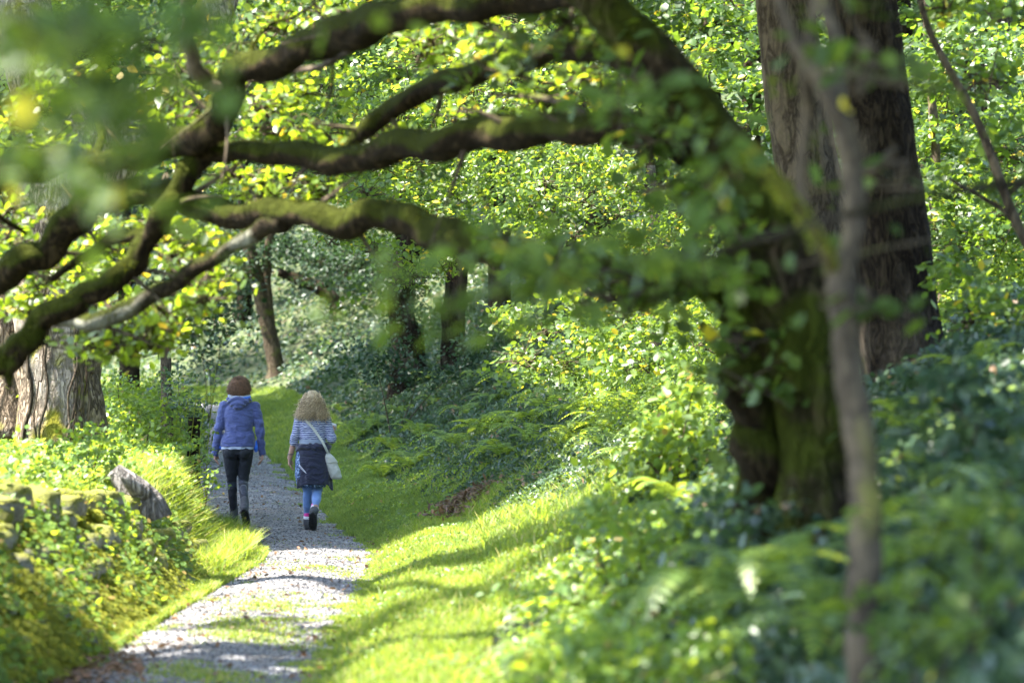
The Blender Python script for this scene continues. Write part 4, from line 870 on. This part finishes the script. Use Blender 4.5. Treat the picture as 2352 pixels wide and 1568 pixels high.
# nettles with upright stems
NR = sorted([430, 452, 410, 395, 470, 20, 60, 365])
for q, (px, py, h_) in enumerate([(430, 905, .75), (452, 880, .8), (410, 920, .6), (395, 890, .7), (470, 870, .85), (20, 900, .6), (60, 930, .5), (365, 930, .5)]):
    Y = 29.5 + random.uniform(-1, 1); x = (px - 1176) / FPX * Y; z = float(gz(x, Y)); ztop = CAMZ - (py - HOR - 30) / FPX * Y
    r = empty('nettle', (x, Y, z)); tag(r, 'tall thin nettle on the left bank, ' + ORD[NR.index(px)] + (' there' if NR.index(px) == 0 else ' from the left'), 'nettle', 'nettles on the left bank')
    tb = MB(); tube(tb, [(x, Y, z), (x + .03, Y, (z + ztop) / 2), (x + .12, Y, ztop)], [.007, .005, .002], 5, 5); rebase(tb.build('stem', M['moss_strand']), r)
    lb = MB(); t = np.linspace(.15, 1, 16).repeat(3); P_ = np.stack([x + .12 * t ** 2, Y + 0 * t, z + (ztop - z) * t], 1) + RNG.normal(size=(48, 3)) * [.05, .05, .01]
    leaves(lb, P_, .06, .5); rebase(lb.build('foliage', M['bank_leaf']), r)

# dark wooden post at the bend
pp = hit(446, 1090); Yp = 30.; xp = (444 - 1176) / FPX * Yp; zp_ = float(gz(xp, Yp))
mb = MB(); V = []
tube(mb, [(xp, Yp, zp_ - .2), (xp, Yp, zp_ + .5), (xp + .01, Yp, CAMZ - (958 - HOR) / FPX * Yp)], [.075, .07, .065], 10, 6, .08, 6, .05, 4, 2.)
po = empty('wooden_post', (xp, Yp, zp_)); tag(po, 'dark weathered wooden post half hidden by leaves at the path edge', 'post'); rebase(mb.build('post_shaft', M['dark_bark']), po)
# bare twigs leaning into the path beside the post
mb = MB()
for a_ in ([(450, 1045), (475, 1055), (498, 1062)], [(455, 1075), (480, 1078), (503, 1072)], [(455, 1060), (468, 1052), (480, 1066)]):
    tube(mb, [W(*p, 29.6) for p in a_], [.008, .006, .003], 5, 4)
tw_ = tag(mb.build('bare_twigs', M['grey_bark']), 'bare pale twigs poking out over the path below the post', 'twigs')

for o in list(bpy.data.objects):
    if o.name.split('.')[0] in ('twigs', 'ivy', 'moss') and o.parent: o['kind'] = 'stuff'

# ------------------------------------------------------------------ people
def cone(mb, p0, r0, p1, r1, seg=14):
    p0 = np.array(p0, float); p1 = np.array(p1, float); ax = p1 - p0; L_ = np.linalg.norm(ax); ax = ax / (L_ + 1e-9)
    u = np.cross(ax, [0, 0, 1] if abs(ax[2]) < .9 else [0, 1, 0]); u /= np.linalg.norm(u); w = np.cross(ax, u)
    st = [(-math.cos(t) * r0, math.sin(t) * r0) for t in (.35, .8, 1.2, math.pi / 2)] + [(L_ + math.cos(t) * r1, math.sin(t) * r1) for t in (math.pi / 2, 1.2, .8, .35)]
    a = np.arange(seg) / seg * 2 * math.pi; V = [p0 + ax * s_ + (np.cos(a)[:, None] * u + np.sin(a)[:, None] * w) * r for s_, r in st]
    close(mb, V, p0 - ax * r0, p1 + ax * r1, seg)
def close(mb, V, e0, e1, seg):
    m = len(V); V = np.vstack(V + [np.array(e0)[None], np.array(e1)[None]])
    i = np.arange(m - 1)[:, None] * seg; j = np.arange(seg)[None, :]; j2 = (j + 1) % seg
    Q = np.stack([i + j, i + j2, i + seg + j2, i + seg + j], -1).reshape(-1, 4)
    k = np.arange(seg); k2 = (k + 1) % seg; e = m * seg
    T = np.concatenate([np.stack([k2, k, np.full(seg, e)], 1), np.stack([(m - 1) * seg + k, (m - 1) * seg + k2, np.full(seg, e + 1)], 1)])
    mb.add(V, Q, T)
def chain(mb, pts, rad, seg=14):
    for k in range(len(pts) - 1): cone(mb, pts[k], rad[k], pts[k + 1], rad[k + 1], seg)
def loft(mb, rings, seg=32, pw=2.3):
    "rings: z, cx, cy, rx, ry"
    a = np.arange(seg) / seg * 2 * math.pi; V = []
    R = np.array(rings, float); k = np.arange(len(R)); kk = np.linspace(0, len(R) - 1, (len(R) - 1) * 4 + 1)
    R = np.stack([np.interp(kk, k, R[:, q]) for q in range(5)], 1)
    for z, cx, cy, rx, ry in R:
        c, s_ = np.cos(a), np.sin(a)
        V.append(np.stack([cx + np.sign(c) * np.abs(c) ** (2 / pw) * rx, cy + np.sign(s_) * np.abs(s_) ** (2 / pw) * ry, 0 * a + z], 1))
    close(mb, V, (R[0][1], R[0][2], R[0][0]), (R[-1][1], R[-1][2], R[-1][0]), seg)
def ball(mb, c, r, seg=20):
    th = np.linspace(0.15, math.pi - .15, 12); a = np.arange(seg) / seg * 2 * math.pi
    V = [np.stack([c[0] + np.cos(a) * math.sin(t) * r[0], c[1] + np.sin(a) * math.sin(t) * r[1], 0 * a + c[2] - math.cos(t) * r[2]], 1) for t in th]
    close(mb, V, (c[0], c[1], c[2] - r[2]), (c[0], c[1], c[2] + r[2]), seg)
def melt(mb, name, m, parent, vox=.008, smooth=6, fold=None):
    "closed shells grown together into one continuous surface"
    me = mb.mesh('tmp'); o = bpy.data.objects.new('tmp', me); COL.objects.link(o)
    r = o.modifiers.new('r', 'REMESH'); r.mode = 'VOXEL'; r.voxel_size = vox
    s_ = o.modifiers.new('s', 'SMOOTH'); s_.iterations = smooth; s_.factor = .5
    dg = bpy.context.evaluated_depsgraph_get(); nm = bpy.data.meshes.new_from_object(o.evaluated_get(dg))
    bpy.data.objects.remove(o)
    n = len(nm.vertices); V = np.empty(n * 3, np.float32); nm.vertices.foreach_get('co', V); V = V.reshape(-1, 3)
    if fold:
        N_ = np.empty(n * 3, np.float32); nm.vertices.foreach_get('normal', N_); N_ = N_.reshape(-1, 3)
        V = V + N_ * fold(V)[:, None]; nm.vertices.foreach_set('co', V.astype(np.float32).ravel())
    nm.polygons.foreach_set('use_smooth', np.ones(len(nm.polygons), bool)); nm.name = name; nm.update()
    while len(nm.materials): nm.materials.pop()
    return link(name, nm, m, parent)
def unit(v): v = np.array(v, float); return v / np.linalg.norm(v)
def hand(mb, wr, d, f, n, sc=1.):
    "wr wrist, d finger direction, f thumb side, n palm side"
    d, f, n = unit(d), unit(f), unit(n); wr = np.array(wr)
    for k, (o, l) in enumerate([(.026, .064), (.009, .072), (-.009, .067), (-.025, .052)]):
        kn = wr + d * (.083 - abs(o - .009) * .3) * sc + f * o * sc
        cone(mb, wr + d * .008 + f * o * .6 * sc, .015 * sc, kn, .0125 * sc, 10)
        c = .30 + .12 * k; p = kn; dd = d
        for q, lf in enumerate((.45, .3, .25)):
            dd = unit(dd * math.cos(c * .9) + n * math.sin(c * .9)); e = p + dd * l * lf * sc
            cone(mb, p, (.0092 - .0008 * q) * sc, e, (.0086 - .0009 * q) * sc, 8); p = e
    b = wr + d * .022 * sc + f * .018 * sc; e1 = b + (f * .030 + d * .026 + n * .010) * sc; e2 = e1 + (f * .006 + d * .028 + n * .008) * sc
    cone(mb, b, .014 * sc, e1, .0105 * sc, 10); cone(mb, e1, .0105 * sc, e2, .0085 * sc, 10)
def head(mb, c, s=1.):
    x, y, z = c
    ball(mb, (x, y - .005, z + .02), (.073 * s, .092 * s, .085 * s)); ball(mb, (x, y + .02, z - .035), (.058 * s, .068 * s, .075 * s))
    cone(mb, (x, y + .088 * s, z + .012), .008, (x, y + .108 * s, z - .018), .011, 10)       # nose
    cone(mb, (x - .018, y + .082 * s, z - .055), .008, (x + .018, y + .082 * s, z - .055), .008, 8)   # mouth
    for s_ in (-1, 1):
        cone(mb, (x + s_ * .072 * s, y - .005, z + .01), .012, (x + s_ * .074 * s, y - .003, z - .03), .009, 8)     # ears
        cone(mb, (x + s_ * .02, y + .083 * s, z + .026), .008, (x + s_ * .045, y + .072 * s, z + .026), .008, 8)    # brows
def skel(mb, nk, sh, arms, legs, z0, z1):
    cone(mb, (0, 0, nk), .05, (0, 0, nk + .1), .046)
    loft(mb, [(z0, 0, 0, .14, .10), ((z0 + z1) / 2, 0, 0, .12, .09), (z1, 0, 0, .14, .09), (nk, 0, 0, .05, .05)])
    for a in arms: chain(mb, a, (.042, .036, .026))
    for l in legs: chain(mb, l[:3], (.075, .045, .034)); cone(mb, l[2], .035, l[3], .03)
def rand_eyes(parent, c, s=1.):
    for s_ in (-1, 1):
        m_ = MB(); ball(m_, (c[0] + s_ * .031, c[1] + .078 * s, c[2] + .012), (.011, .008, .008), 10); m_.build('eye', M['white_knit'], parent)
def boot(mb, ms, an, toe, heel, w=.045):
    "foot from heel to toe with the sole on the far side from the ankle"
    an, toe, heel = map(lambda v: np.array(v, float), (an, toe, heel))
    cone(mb, an, .050, heel * .45 + an * .55, .05); cone(mb, heel * .8 + an * .2, w - .003, toe * .6 + heel * .4 + (an - heel) * .22, w); cone(mb, toe * .6 + heel * .4 + (an - heel) * .22, w, toe + (an - heel) * .12, w - .006)
    ax = toe - heel; ax_n = unit(ax); up = an - heel; up = unit(up - ax_n * np.dot(up, ax_n)); sd_ = np.cross(ax_n, up)
    n_ = 20; V = []
    for lv, ex in ((-.002, 0.), (-.006, .004), (-.026, .004), (-.030, 0.)):
        a = np.arange(n_) / n_ * 2 * math.pi; l = np.linalg.norm(ax)
        prof = w * (1 - .18 * np.exp(-((np.cos(a) * .5 + .08) / .16) ** 2))
        V.append((heel + toe) / 2 + np.cos(a)[:, None] * ax_n * (l / 2 + .035 + ex) + np.sin(a)[:, None] * sd_ * (prof + ex)[:, None] + up * lv)
    close(ms, V, (heel + toe) / 2 - up * .002, (heel + toe) / 2 - up * .030, n_)
    for k in range(9):                                               # lugs
        for s_ in (-1, 1):
            c = heel + ax * (k / 8 * 1.1 - .05) + sd_ * s_ * w * .6 - up * .031
            cone(ms, c - sd_ * .010, .007, c + sd_ * .010, .007, 6)
    return (heel * .55 + toe * .45) - up * .031
def curls(name, m, parent, roots, dirs, L_, amp, turns, r, seg=14, grav=0., rng=RNG, taper=.5):
    mb = MB()
    for p, d in zip(roots, dirs):
        d = unit(d); u = unit(np.cross(d, rng.normal(size=3))); w = np.cross(d, u); l = L_ * rng.uniform(.7, 1.15); ph = rng.uniform(0, 6.28); tn = turns * rng.uniform(.8, 1.2)
        t = np.linspace(0, 1, seg); a = ph + t * tn * 6.28; am = amp * np.minimum(1, t * 3)
        C = p + d * (l * t)[:, None] + (np.cos(a)[:, None] * u + np.sin(a)[:, None] * w) * am[:, None] + np.array([0, 0, -1]) * (grav * t * t)[:, None]
        T_ = np.gradient(C, axis=0); T_ /= np.linalg.norm(T_, axis=1)[:, None] + 1e-9; U = np.cross(T_, [.3, .2, .9]); U /= np.linalg.norm(U, axis=1)[:, None] + 1e-9; Wv = np.cross(T_, U)
        rr = r * (1 - taper * t); k = np.arange(3) / 3 * 6.283
        V = C[:, None] + (np.cos(k)[None, :, None] * U[:, None] + np.sin(k)[None, :, None] * Wv[:, None]) * rr[:, None, None]
        i = np.arange(seg - 1)[:, None] * 3; j = np.arange(3)[None]; j2 = (j + 1) % 3
        mb.add(V.reshape(-1, 3), np.stack([i + j, i + j2, i + 3 + j2, i + 3 + j], -1).reshape(-1, 4))
    return mb.build(name, m, parent)
def torus(mb, c, R, r, tilt=0., seg=36, a0=0, a1=2 * math.pi):
    full = a1 - a0 > 6.2; a = np.linspace(a0, a1, seg)
    pts = [(c[0] + math.cos(q) * R[0], c[1] + math.sin(q) * R[1], c[2] + math.sin(q) * tilt) for q in a]
    for k in range(len(pts) - 1): cone(mb, pts[k], r, pts[k + 1], r, 10)

# ---- first walker: curly brown hair, blue fleece, black leggings
Y1 = 32.; x1 = (549 - 1176) / FPX * Y1
w1 = empty('person', (x1, Y1, float(gz(x1, Y1)) + .012)); tag(w1, 'person with short curly brown hair in a blue hooded fleece and black leggings', 'person')
ar1 = [[(-.165, 0, 1.345), (-.228, -.02, 1.075), (-.268, .015, .825)], [(.18, 0, 1.34), (.238, -.02, 1.07), (.256, .03, .825)]]
lg1 = [[(-.095, 0, .86), (-.085, .05, .49), (-.066, .10, .12), (-.07, .20, .05)], [(.075, 0, .86), (.045, .03, .49), (.088, -.27, .27), (.105, -.26, .12)]]
sk = MB(); skel(sk, 1.38, .17, ar1, lg1, .85, 1.3); head(sk, (0, .015, 1.535))
hand(sk, (-.268, .015, .825), (.02, -.02, -1), (.25, 1, 0), (1, -.25, 0)); hand(sk, (.256, .03, .825), (-.02, .0, -1), (-.35, 1, 0), (-1, -.35, 0))
melt(sk, 'body', M['skin'], w1, .0055, 3)
rand_eyes(w1, (0, .015, 1.535))
lw = lambda V: .004 * np.sin(V[:, 2] * 70 + 3 * np.sin(V[:, 0] * 20)) * np.exp(-((V[:, 2] - .47) / .12) ** 2) + .0025 * fb(V[:, 0], V[:, 2], 22)
p = MB(); loft(p, [(.80, -.01, .0, .172, .118), (.86, -.012, -.005, .178, .128), (.93, -.012, 0, .165, .115)])
for s_, L_ in zip((-1, 1), lg1):
    ball(p, (s_ * .075 - .01, -.05, .835), (.085, .085, .095))
    h_ = (L_[0][0] + s_ * -.005, 0, .80); md = (L_[0][0] * .5 + L_[1][0] * .5, .02, .66)
    chain(p, [h_, md, L_[1]], (.092, .076, .053)); cf = tuple(np.array(L_[1]) * .62 + np.array(L_[2]) * .38 + np.array([0, -.012, 0]))
    chain(p, [L_[1], cf, L_[2]], (.052, .052, .037))
melt(p, 'leggings', M['black_stretch'], w1, .007, 5, lw)
for L_ in lg1:      # grey knee bands
    p = MB(); k_ = np.array(L_[1]); dn = unit(np.array(L_[2]) - k_)
    chain(p, [k_ + [0, 0, .045], k_, k_ + dn * .07], (.0585, .0555, .0555)); melt(p, 'knee_panel', M['grey_panel'], w1, .006, 3)
p = MB(); cone(p, (.062, -.12, .43), .040, (.084, -.20, .345), .036); melt(p, 'calf_panel', M['grey_panel'], w1, .006, 3)
jf = lambda V: .006 * np.sin(V[:, 2] * 38 + 5 * np.sin(V[:, 0] * 7 + 1) + 3 * np.sin(V[:, 0] * 13)) * np.exp(-((V[:, 2] - 1.06) / .13) ** 2) + .004 * fb(V[:, 0] * 1.2, V[:, 2], 12, 1) + .004 * np.sin(V[:, 2] * 60 + V[:, 0] * 30) * (np.abs(V[:, 0]) > .2)
p = MB(); loft(p, [(.888, -.015, 0, .196, .148), (.93, -.012, 0, .196, .148), (1.0, -.005, 0, .182, .138), (1.07, .0, 0, .160, .122), (1.14, .003, 0, .163, .122), (1.24, .005, -.005, .178, .122), (1.32, .005, -.005, .172, .112), (1.375, .005, 0, .125, .092), (1.43, .005, 0, .075, .075)])
for a in ar1:
    chain(p, [(a[0][0] * .75, 0, 1.335), a[0]], (.065, .062)); chain(p, a, (.064, .054, .040)); a2 = np.array(a[2]); cone(p, a2 + [0, 0, .03], .040, a2 + [0, 0, -.012], .041)
melt(p, 'fleece_jacket', M['fleece'], w1, .0065, 5, jf)
p = MB(); ball(p, (.0, -.105, 1.395), (.130, .050, .062)); ball(p, (.0, -.125, 1.36), (.085, .038, .045)); torus(p, (0.005, -.025, 1.425), (.115, .085), .030, .02)
melt(p, 'hood', M['fleece'], w1, .006, 3, lambda V: .007 * np.sin(V[:, 2] * 110 + 8 * V[:, 0] ** 2 * 60))
p = MB(); torus(p, (.004, -.032, 1.462), (.108, .080), .020, .018); melt(p, 'hood_lining', M['pale_cloth'], w1, .006, 3)
p = MB(); torus(p, (.012, -.035, 1.452), (.115, .088), .014, .018, 14, -1.25, -.1); melt(p, 'collar_trim', M['bright_blue'], w1, .005, 3)
p = MB(); loft(p, [(.862, -.012, 0, .186, .142), (.90, -.012, 0, .186, .142)]); melt(p, 'shirt_hem', M['pale_cloth'], w1, .006, 3, lambda V: .004 * np.sin(V[:, 0] * 60))
p = MB(); ball(p, (.19, .01, .875), (.028, .05, .052)); ball(p, (.198, .02, .915), (.02, .04, .05)); melt(p, 'jacket_lining', M['bright_blue'], w1, .006, 3)
p = MB(); ball(p, (-.205, .01, .885), (.018, .04, .032)); melt(p, 'jacket_lining', M['bright_blue'], w1, .006, 3)
for L_, toe, heel, ank in ((lg1[0], (-.075, .27, .032), (-.062, .085, .032), (-.066, .10, .115)), (lg1[1], (.110, -.235, .045), (.093, -.375, .195), (.090, -.285, .235))):
    p = MB(); s_ = MB(); tp = boot(p, s_, ank, toe, heel)
    if L_ is lg1[1]: cone(p, (.085, -.24, .30), .047, ank, .05)
    else: cone(p, (-.066, .10, .20), .047, ank, .05)
    b_ = melt(p, 'boot', M['boot'], w1, .006, 3); s_.build('sole', M['boot_sole'], b_)
    if L_ is lg1[1]:
        q = MB(); ball(q, tuple(tp), (.012, .008, .016)); q.build('sole_badge', M['tan_sole'], b_)
n_ = 1500; u_ = RNG.normal(size=(n_, 3)); u_ /= np.linalg.norm(u_, axis=1)[:, None]; u_ = u_[(u_[:, 1] < .45) | (u_[:, 2] > .35)]
hc = np.array([.004, -.005, 1.57]); rt = hc + u_ * np.array([.078, .086, .070]); rt[:, 2] -= .012 * (np.abs(u_[:, 0]))
p = MB(); ball(p, hc, (.080, .088, .072)); ball(p, (.004, -.035, 1.525), (.082, .064, .058)); cap_ = melt(p, 'hair', M['brown_hair'], w1, .006, 2)
u2 = RNG.normal(size=(700, 3)); u2 /= np.linalg.norm(u2, axis=1)[:, None]; u2 = u2[u2[:, 1] < .1]
rt2 = np.array([.004, -.03, 1.525]) + u2 * np.array([.092, .074, .058])
curls('curls', M['brown_hair'], cap_, np.vstack([rt, rt2]), np.vstack([u_, u2]) + RNG.normal(size=(len(u_) + len(u2), 3)) * .5, .060, .016, 1.5, .0030, 14, .008)

# ---- second walker: long blond curls, striped top, jacket tied round the waist
Y2 = 31.1; x2 = (718 - 1176) / FPX * Y2
w2 = empty('person', (x2, Y2, float(gz(x2, Y2)) + .012)); tag(w2, 'person with long curly blond hair, striped top and navy jacket tied at the waist', 'person')
ar2 = [[(-.148, 0, 1.20), (-.198, -.02, .975), (-.253, .02, .785)], [(.148, 0, 1.20), (.212, -.035, .985), (.205, .16, 1.085)]]
lg2 = [[(-.07, 0, .76), (-.055, .05, .43), (-.062, .10, .12), (-.06, .2, .05)], [(.07, 0, .76), (.05, .03, .43), (.045, -.24, .26), (.03, -.23, .12)]]
sk = MB(); skel(sk, 1.25, .15, ar2, lg2, .78, 1.17); head(sk, (0, .02, 1.415), .95)
hand(sk, (-.253, .02, .785), (.03, .0, -1), (.3, 1, 0), (1, -.3, 0), .95); hand(sk, (.205, .16, 1.085), (.02, .75, .65), (-.6, 0, .5), (-.5, -.4, .2), .95)
melt(sk, 'body', M['skin'], w2, .0055, 3); rand_eyes(w2, (0, .02, 1.415), .95)
p = MB(); loft(p, [(.72, 0, 0, .15, .11), (.84, 0, 0, .155, .115)])
for L_ in lg2:
    md = tuple(np.array(L_[0]) * .5 + np.array(L_[1]) * .5); cf = tuple(np.array(L_[1]) * .62 + np.array(L_[2]) * .38 + np.array([0, -.012, 0]))
    chain(p, [L_[0], md, L_[1]], (.085, .072, .056)); chain(p, [L_[1], cf, L_[2]], (.056, .055, .038))
melt(p, 'leggings', M['denim'], w2, .007, 4, lambda V: .003 * np.sin(V[:, 2] * 60 + 9 * V[:, 0]) + .003 * fb(V[:, 0], V[:, 2], 20))
p = MB(); loft(p, [(.985, 0, 0, .145, .110), (1.05, .003, 0, .143, .108), (1.12, .003, -.003, .150, .110), (1.18, 0, -.003, .150, .105), (1.225, 0, 0, .115, .085), (1.27, 0, 0, .065, .065)])
for a, e_ in zip(ar2, (.965, None)):
    chain(p, [(a[0][0] * .7, 0, 1.195), a[0]], (.055, .055))
    if e_: chain(p, [a[0], a[1], tuple(np.array(a[1]) + [-.006, .0, -.02])], (.054, .048, .046))
    else: chain(p, [a[0], a[1], tuple(np.array(a[1]) * .55 + np.array(a[2]) * .45)], (.054, .050, .042))
melt(p, 'striped_top', M['stripes'], w2, .0065, 4, lambda V: .005 * np.sin(V[:, 2] * 42 + 4 * np.sin(V[:, 0] * 9)) * np.exp(-((V[:, 2] - 1.02) / .07) ** 2) + .004 * fb(V[:, 0], V[:, 2], 15))
p = MB(); loft(p, [(.935, 0, 0, .150, .116), (.99, 0, 0, .147, .113)]); melt(p, 'waistband', M['grey_cloth'], w2, .006, 3, lambda V: .003 * np.sin(V[:, 0] * 50 + V[:, 2] * 80))
p = MB(); loft(p, [(.47, -.015, 0, .155, .125), (.60, -.022, 0, .170, .132), (.75, -.018, 0, .172, .130), (.88, -.01, 0, .162, .122)]); melt(p, 'printed_skirt', M['print'], w2, .007, 3, lambda V: .006 * np.sin(np.arctan2(V[:, 1], V[:, 0]) * 9))
# the jacket: rolled waist, sleeves to the front, back panel hanging
p = MB(); torus(p, (.003, .0, .915), (.168, .125), .036, .0); torus(p, (.008, -.005, .885), (.172, .128), .030, -.02)
chain(p, [(.02, .14, .90), (.03, .16, .84), (.03, .155, .66)], (.04, .035, .026)); chain(p, [(-.03, .14, .90), (-.04, .16, .84), (-.05, .15, .64)], (.04, .035, .026))
tj = melt(p, 'tied_jacket', M['navy'], w2, .0065, 3, lambda V: .008 * np.sin(V[:, 2] * 70 + 14 * V[:, 0] + 5 * np.sin(V[:, 0] * 18)))
nu_, nv = 56, 36; uu, vv = np.meshgrid(np.linspace(0, 1, nu_), np.linspace(0, 1, nv), indexing='ij')
ang = np.radians(212 + 152 * uu); bot = .50 - .045 * np.exp(-((uu - .0) / .13) ** 2) - .07 * np.exp(-((uu - .93) / .12) ** 2)
zz = .905 * (1 - vv) + bot * vv; rr = 1 + .10 * vv * (1 - .25 * vv) + (.035 * np.sin(ang * 7 + 1.5 * vv) + .02 * np.sin(ang * 15 + 3)) * vv
V = np.stack([.003 + np.cos(ang) * .176 * rr + .03 * vv * (uu > .6) * (uu - .6) * 2, np.sin(ang) * .140 * rr, zz], -1).reshape(-1, 3)
i, j = np.meshgrid(np.arange(nu_ - 1), np.arange(nv - 1), indexing='ij'); b = (i * nv + j).ravel()
p = MB(); p.add(V, np.stack([b, b + nv, b + nv + 1, b + 1], 1)); jp = p.build('jacket_back_panel', M['navy'], tj)
sol = jp.modifiers.new('thickness', 'SOLIDIFY'); sol.thickness = .006
p = MB(); tube(p, [(-.137, -.138, .718), (-.10, -.157, .675), (-.055, -.170, .625)], [.0028] * 3, 6, 4); tube(p, [(-.137, -.137, .712), (-.11, -.150, .67), (-.06, -.166, .622)], [.0018] * 3, 6, 4); p.build('zip', M['white_knit'], tj)
for L_, toe, heel, ank in ((lg2[0], (-.062, .26, .032), (-.055, .085, .032), (-.062, .10, .10)), (lg2[1], (.022, -.215, .045), (.028, -.345, .195), (.036, -.26, .225))):
    a_ = np.array(ank); kd_ = unit(np.array(L_[1]) - a_)
    q = MB(); cone(q, a_ + kd_ * .045, .043, a_ + kd_ * .075, .044); melt(q, 'sock', M['pink'], w2, .006, 2)
    q = MB(); cone(q, a_ + kd_ * .022, .046, a_ + kd_ * .034, .0465); melt(q, 'sock_stripe', M['white_knit'], w2, .006, 2)
    p = MB(); s_ = MB(); tp = boot(p, s_, ank, toe, heel, .046); b_ = melt(p, 'boot', M['boot'], w2, .006, 3); s_.build('sole', M['boot_sole'], b_)
p = MB(); torus(p, (-.243, .012, .825), (.031, .031), .006); wt = melt(p, 'wristwatch', M['dark_metal'], w2, .003, 2)
# hair: bell of long curls
hc = np.array([0, .0, 1.43]); p = MB(); ball(p, hc, (.082, .100, .092)); loft(p, [(1.27, .002, -.045, .118, .052), (1.32, 0, -.04, .112, .06), (1.40, 0, -.03, .092, .07), (1.47, 0, -.02, .065, .072)]); hr = melt(p, 'hair', M['blond_hair'], w2, .007, 4)
rts, dr = [], []
for k in range(1000):
    a_ = RNG.uniform(math.radians(165), math.radians(375)); t_ = RNG.random() ** .8
    if t_ < .35: sx_, sz_ = .075 + .1 * t_, 1.505 - t_ * .25
    else: sx_, sz_ = .096 + .036 * (t_ - .35) / .65, 1.418 - (t_ - .35) * .14
    rts.append((math.cos(a_) * sx_, -.02 + math.sin(a_) * sx_ * .72, sz_ + RNG.normal(0, .008))); dr.append((math.cos(a_) * .32, math.sin(a_) * .2, -1.))
curls('curls', M['blond_hair'], hr, np.array(rts), np.array(dr) + RNG.normal(size=(len(rts), 3)) * .2, .15, .012, 2.6, .0034, 30)
a_ = RNG.uniform(0, 6.28, 260); curls('crown_hair', M['blond_hair'], hr, np.stack([np.cos(a_) * .03, np.sin(a_) * .035 + .0, 1.523 + 0 * a_], 1), np.stack([np.cos(a_) * .8, np.sin(a_) * .8, -.75 + 0 * a_], 1), .11, .004, 3, .0028, 20, .05)
p = MB(); torus(p, (0, .03, 1.50), (.078, .045), .006, .0, 20, 0, math.pi); ball(p, (-.035, .075, 1.505), (.028, .008, .02)); ball(p, (.035, .075, 1.505), (.028, .008, .02)); torus(p, (0, .015, 1.495), (.079, .05), .004, 0, 14, -.6, .3)
sg = melt(p, 'sunglasses', M['dark_metal'], hr, .004, 2)
# bag and paper: things of their own
bag = empty('shoulder_bag', (x2 + .23, Y2 - .06, w2.location.z + .56)); tag(bag, 'cream canvas bag on a long strap across the back of the walker in stripes', 'bag')
def shift(o, root): o.parent = root; o.location = w2.location - root.location; return o
p = MB(); loft(p, [(.555, .262, -.06, .046, .032), (.575, .262, -.06, .062, .046), (.65, .240, -.065, .070, .055), (.74, .210, -.07, .062, .050), (.80, .188, -.08, .045, .038), (.83, .178, -.085, .022, .02)])
shift(melt(p, 'pouch', M['canvas'], None, .006, 4, lambda V: .004 * fb(V[:, 0], V[:, 2], 30)), bag)
p = MB(); loft(p, [(.735, .214, -.078, .066, .052), (.75, .210, -.076, .066, .052), (.80, .190, -.084, .050, .044), (.835, .178, -.09, .026, .024)]); shift(melt(p, 'flap', M['canvas'], None, .006, 3), bag)
sp = np.array([(.178, -.10, .83), (.150, -.150, .90), (.115, -.150, .97), (.06, -.128, 1.05), (.0, -.126, 1.13), (-.055, -.112, 1.19), (-.088, -.075, 1.245), (-.085, .0, 1.262), (-.05, .08, 1.22), (.03, .125, 1.1), (.12, .125, .98), (.18, .06, .88), (.19, -.04, .82)])
C_, _ = catmull(sp, np.ones(len(sp)), 8); T_ = np.gradient(C_, axis=0); T_ /= np.linalg.norm(T_, axis=1)[:, None]
out = C_.copy(); out[:, 2] = 0; out /= np.linalg.norm(out, axis=1)[:, None] + 1e-6; S_ = np.cross(T_, out); S_ /= np.linalg.norm(S_, axis=1)[:, None]
V = np.stack([C_ + S_ * .015 + out * .003, C_ - S_ * .015 + out * .003, C_ - S_ * .015 - out * .002, C_ + S_ * .015 - out * .002], 1).reshape(-1, 3)
i = np.arange(len(C_) - 1)[:, None] * 4; j = np.arange(4)[None]; j2 = (j + 1) % 4
p = MB(); p.add(V, np.stack([i + j, i + j2, i + 4 + j2, i + 4 + j], -1).reshape(-1, 4)); shift(p.build('strap', M['canvas'], None), bag)
p = MB(); c = (x2 + .225, Y2 + .20, w2.location.z + 1.135)
V = []
for k in range(5):
    t = k / 4; V += [(c[0] - .03 + .055 * t, c[1] + .02 * math.sin(t * 5), c[2] + .035 - .02 * t), (c[0] - .03 + .055 * t, c[1] + .03 * t, c[2] - .045 + .01 * math.sin(t * 4))]
p.add(V, [(2 * k, 2 * k + 2, 2 * k + 3, 2 * k + 1) for k in range(4)]); pap = p.build('folded_paper', M['paper']); sol = pap.modifiers.new('thickness', 'SOLIDIFY'); sol.thickness = .004
tag(pap, 'crumpled white paper held in the right hand of the walker in stripes', 'paper')
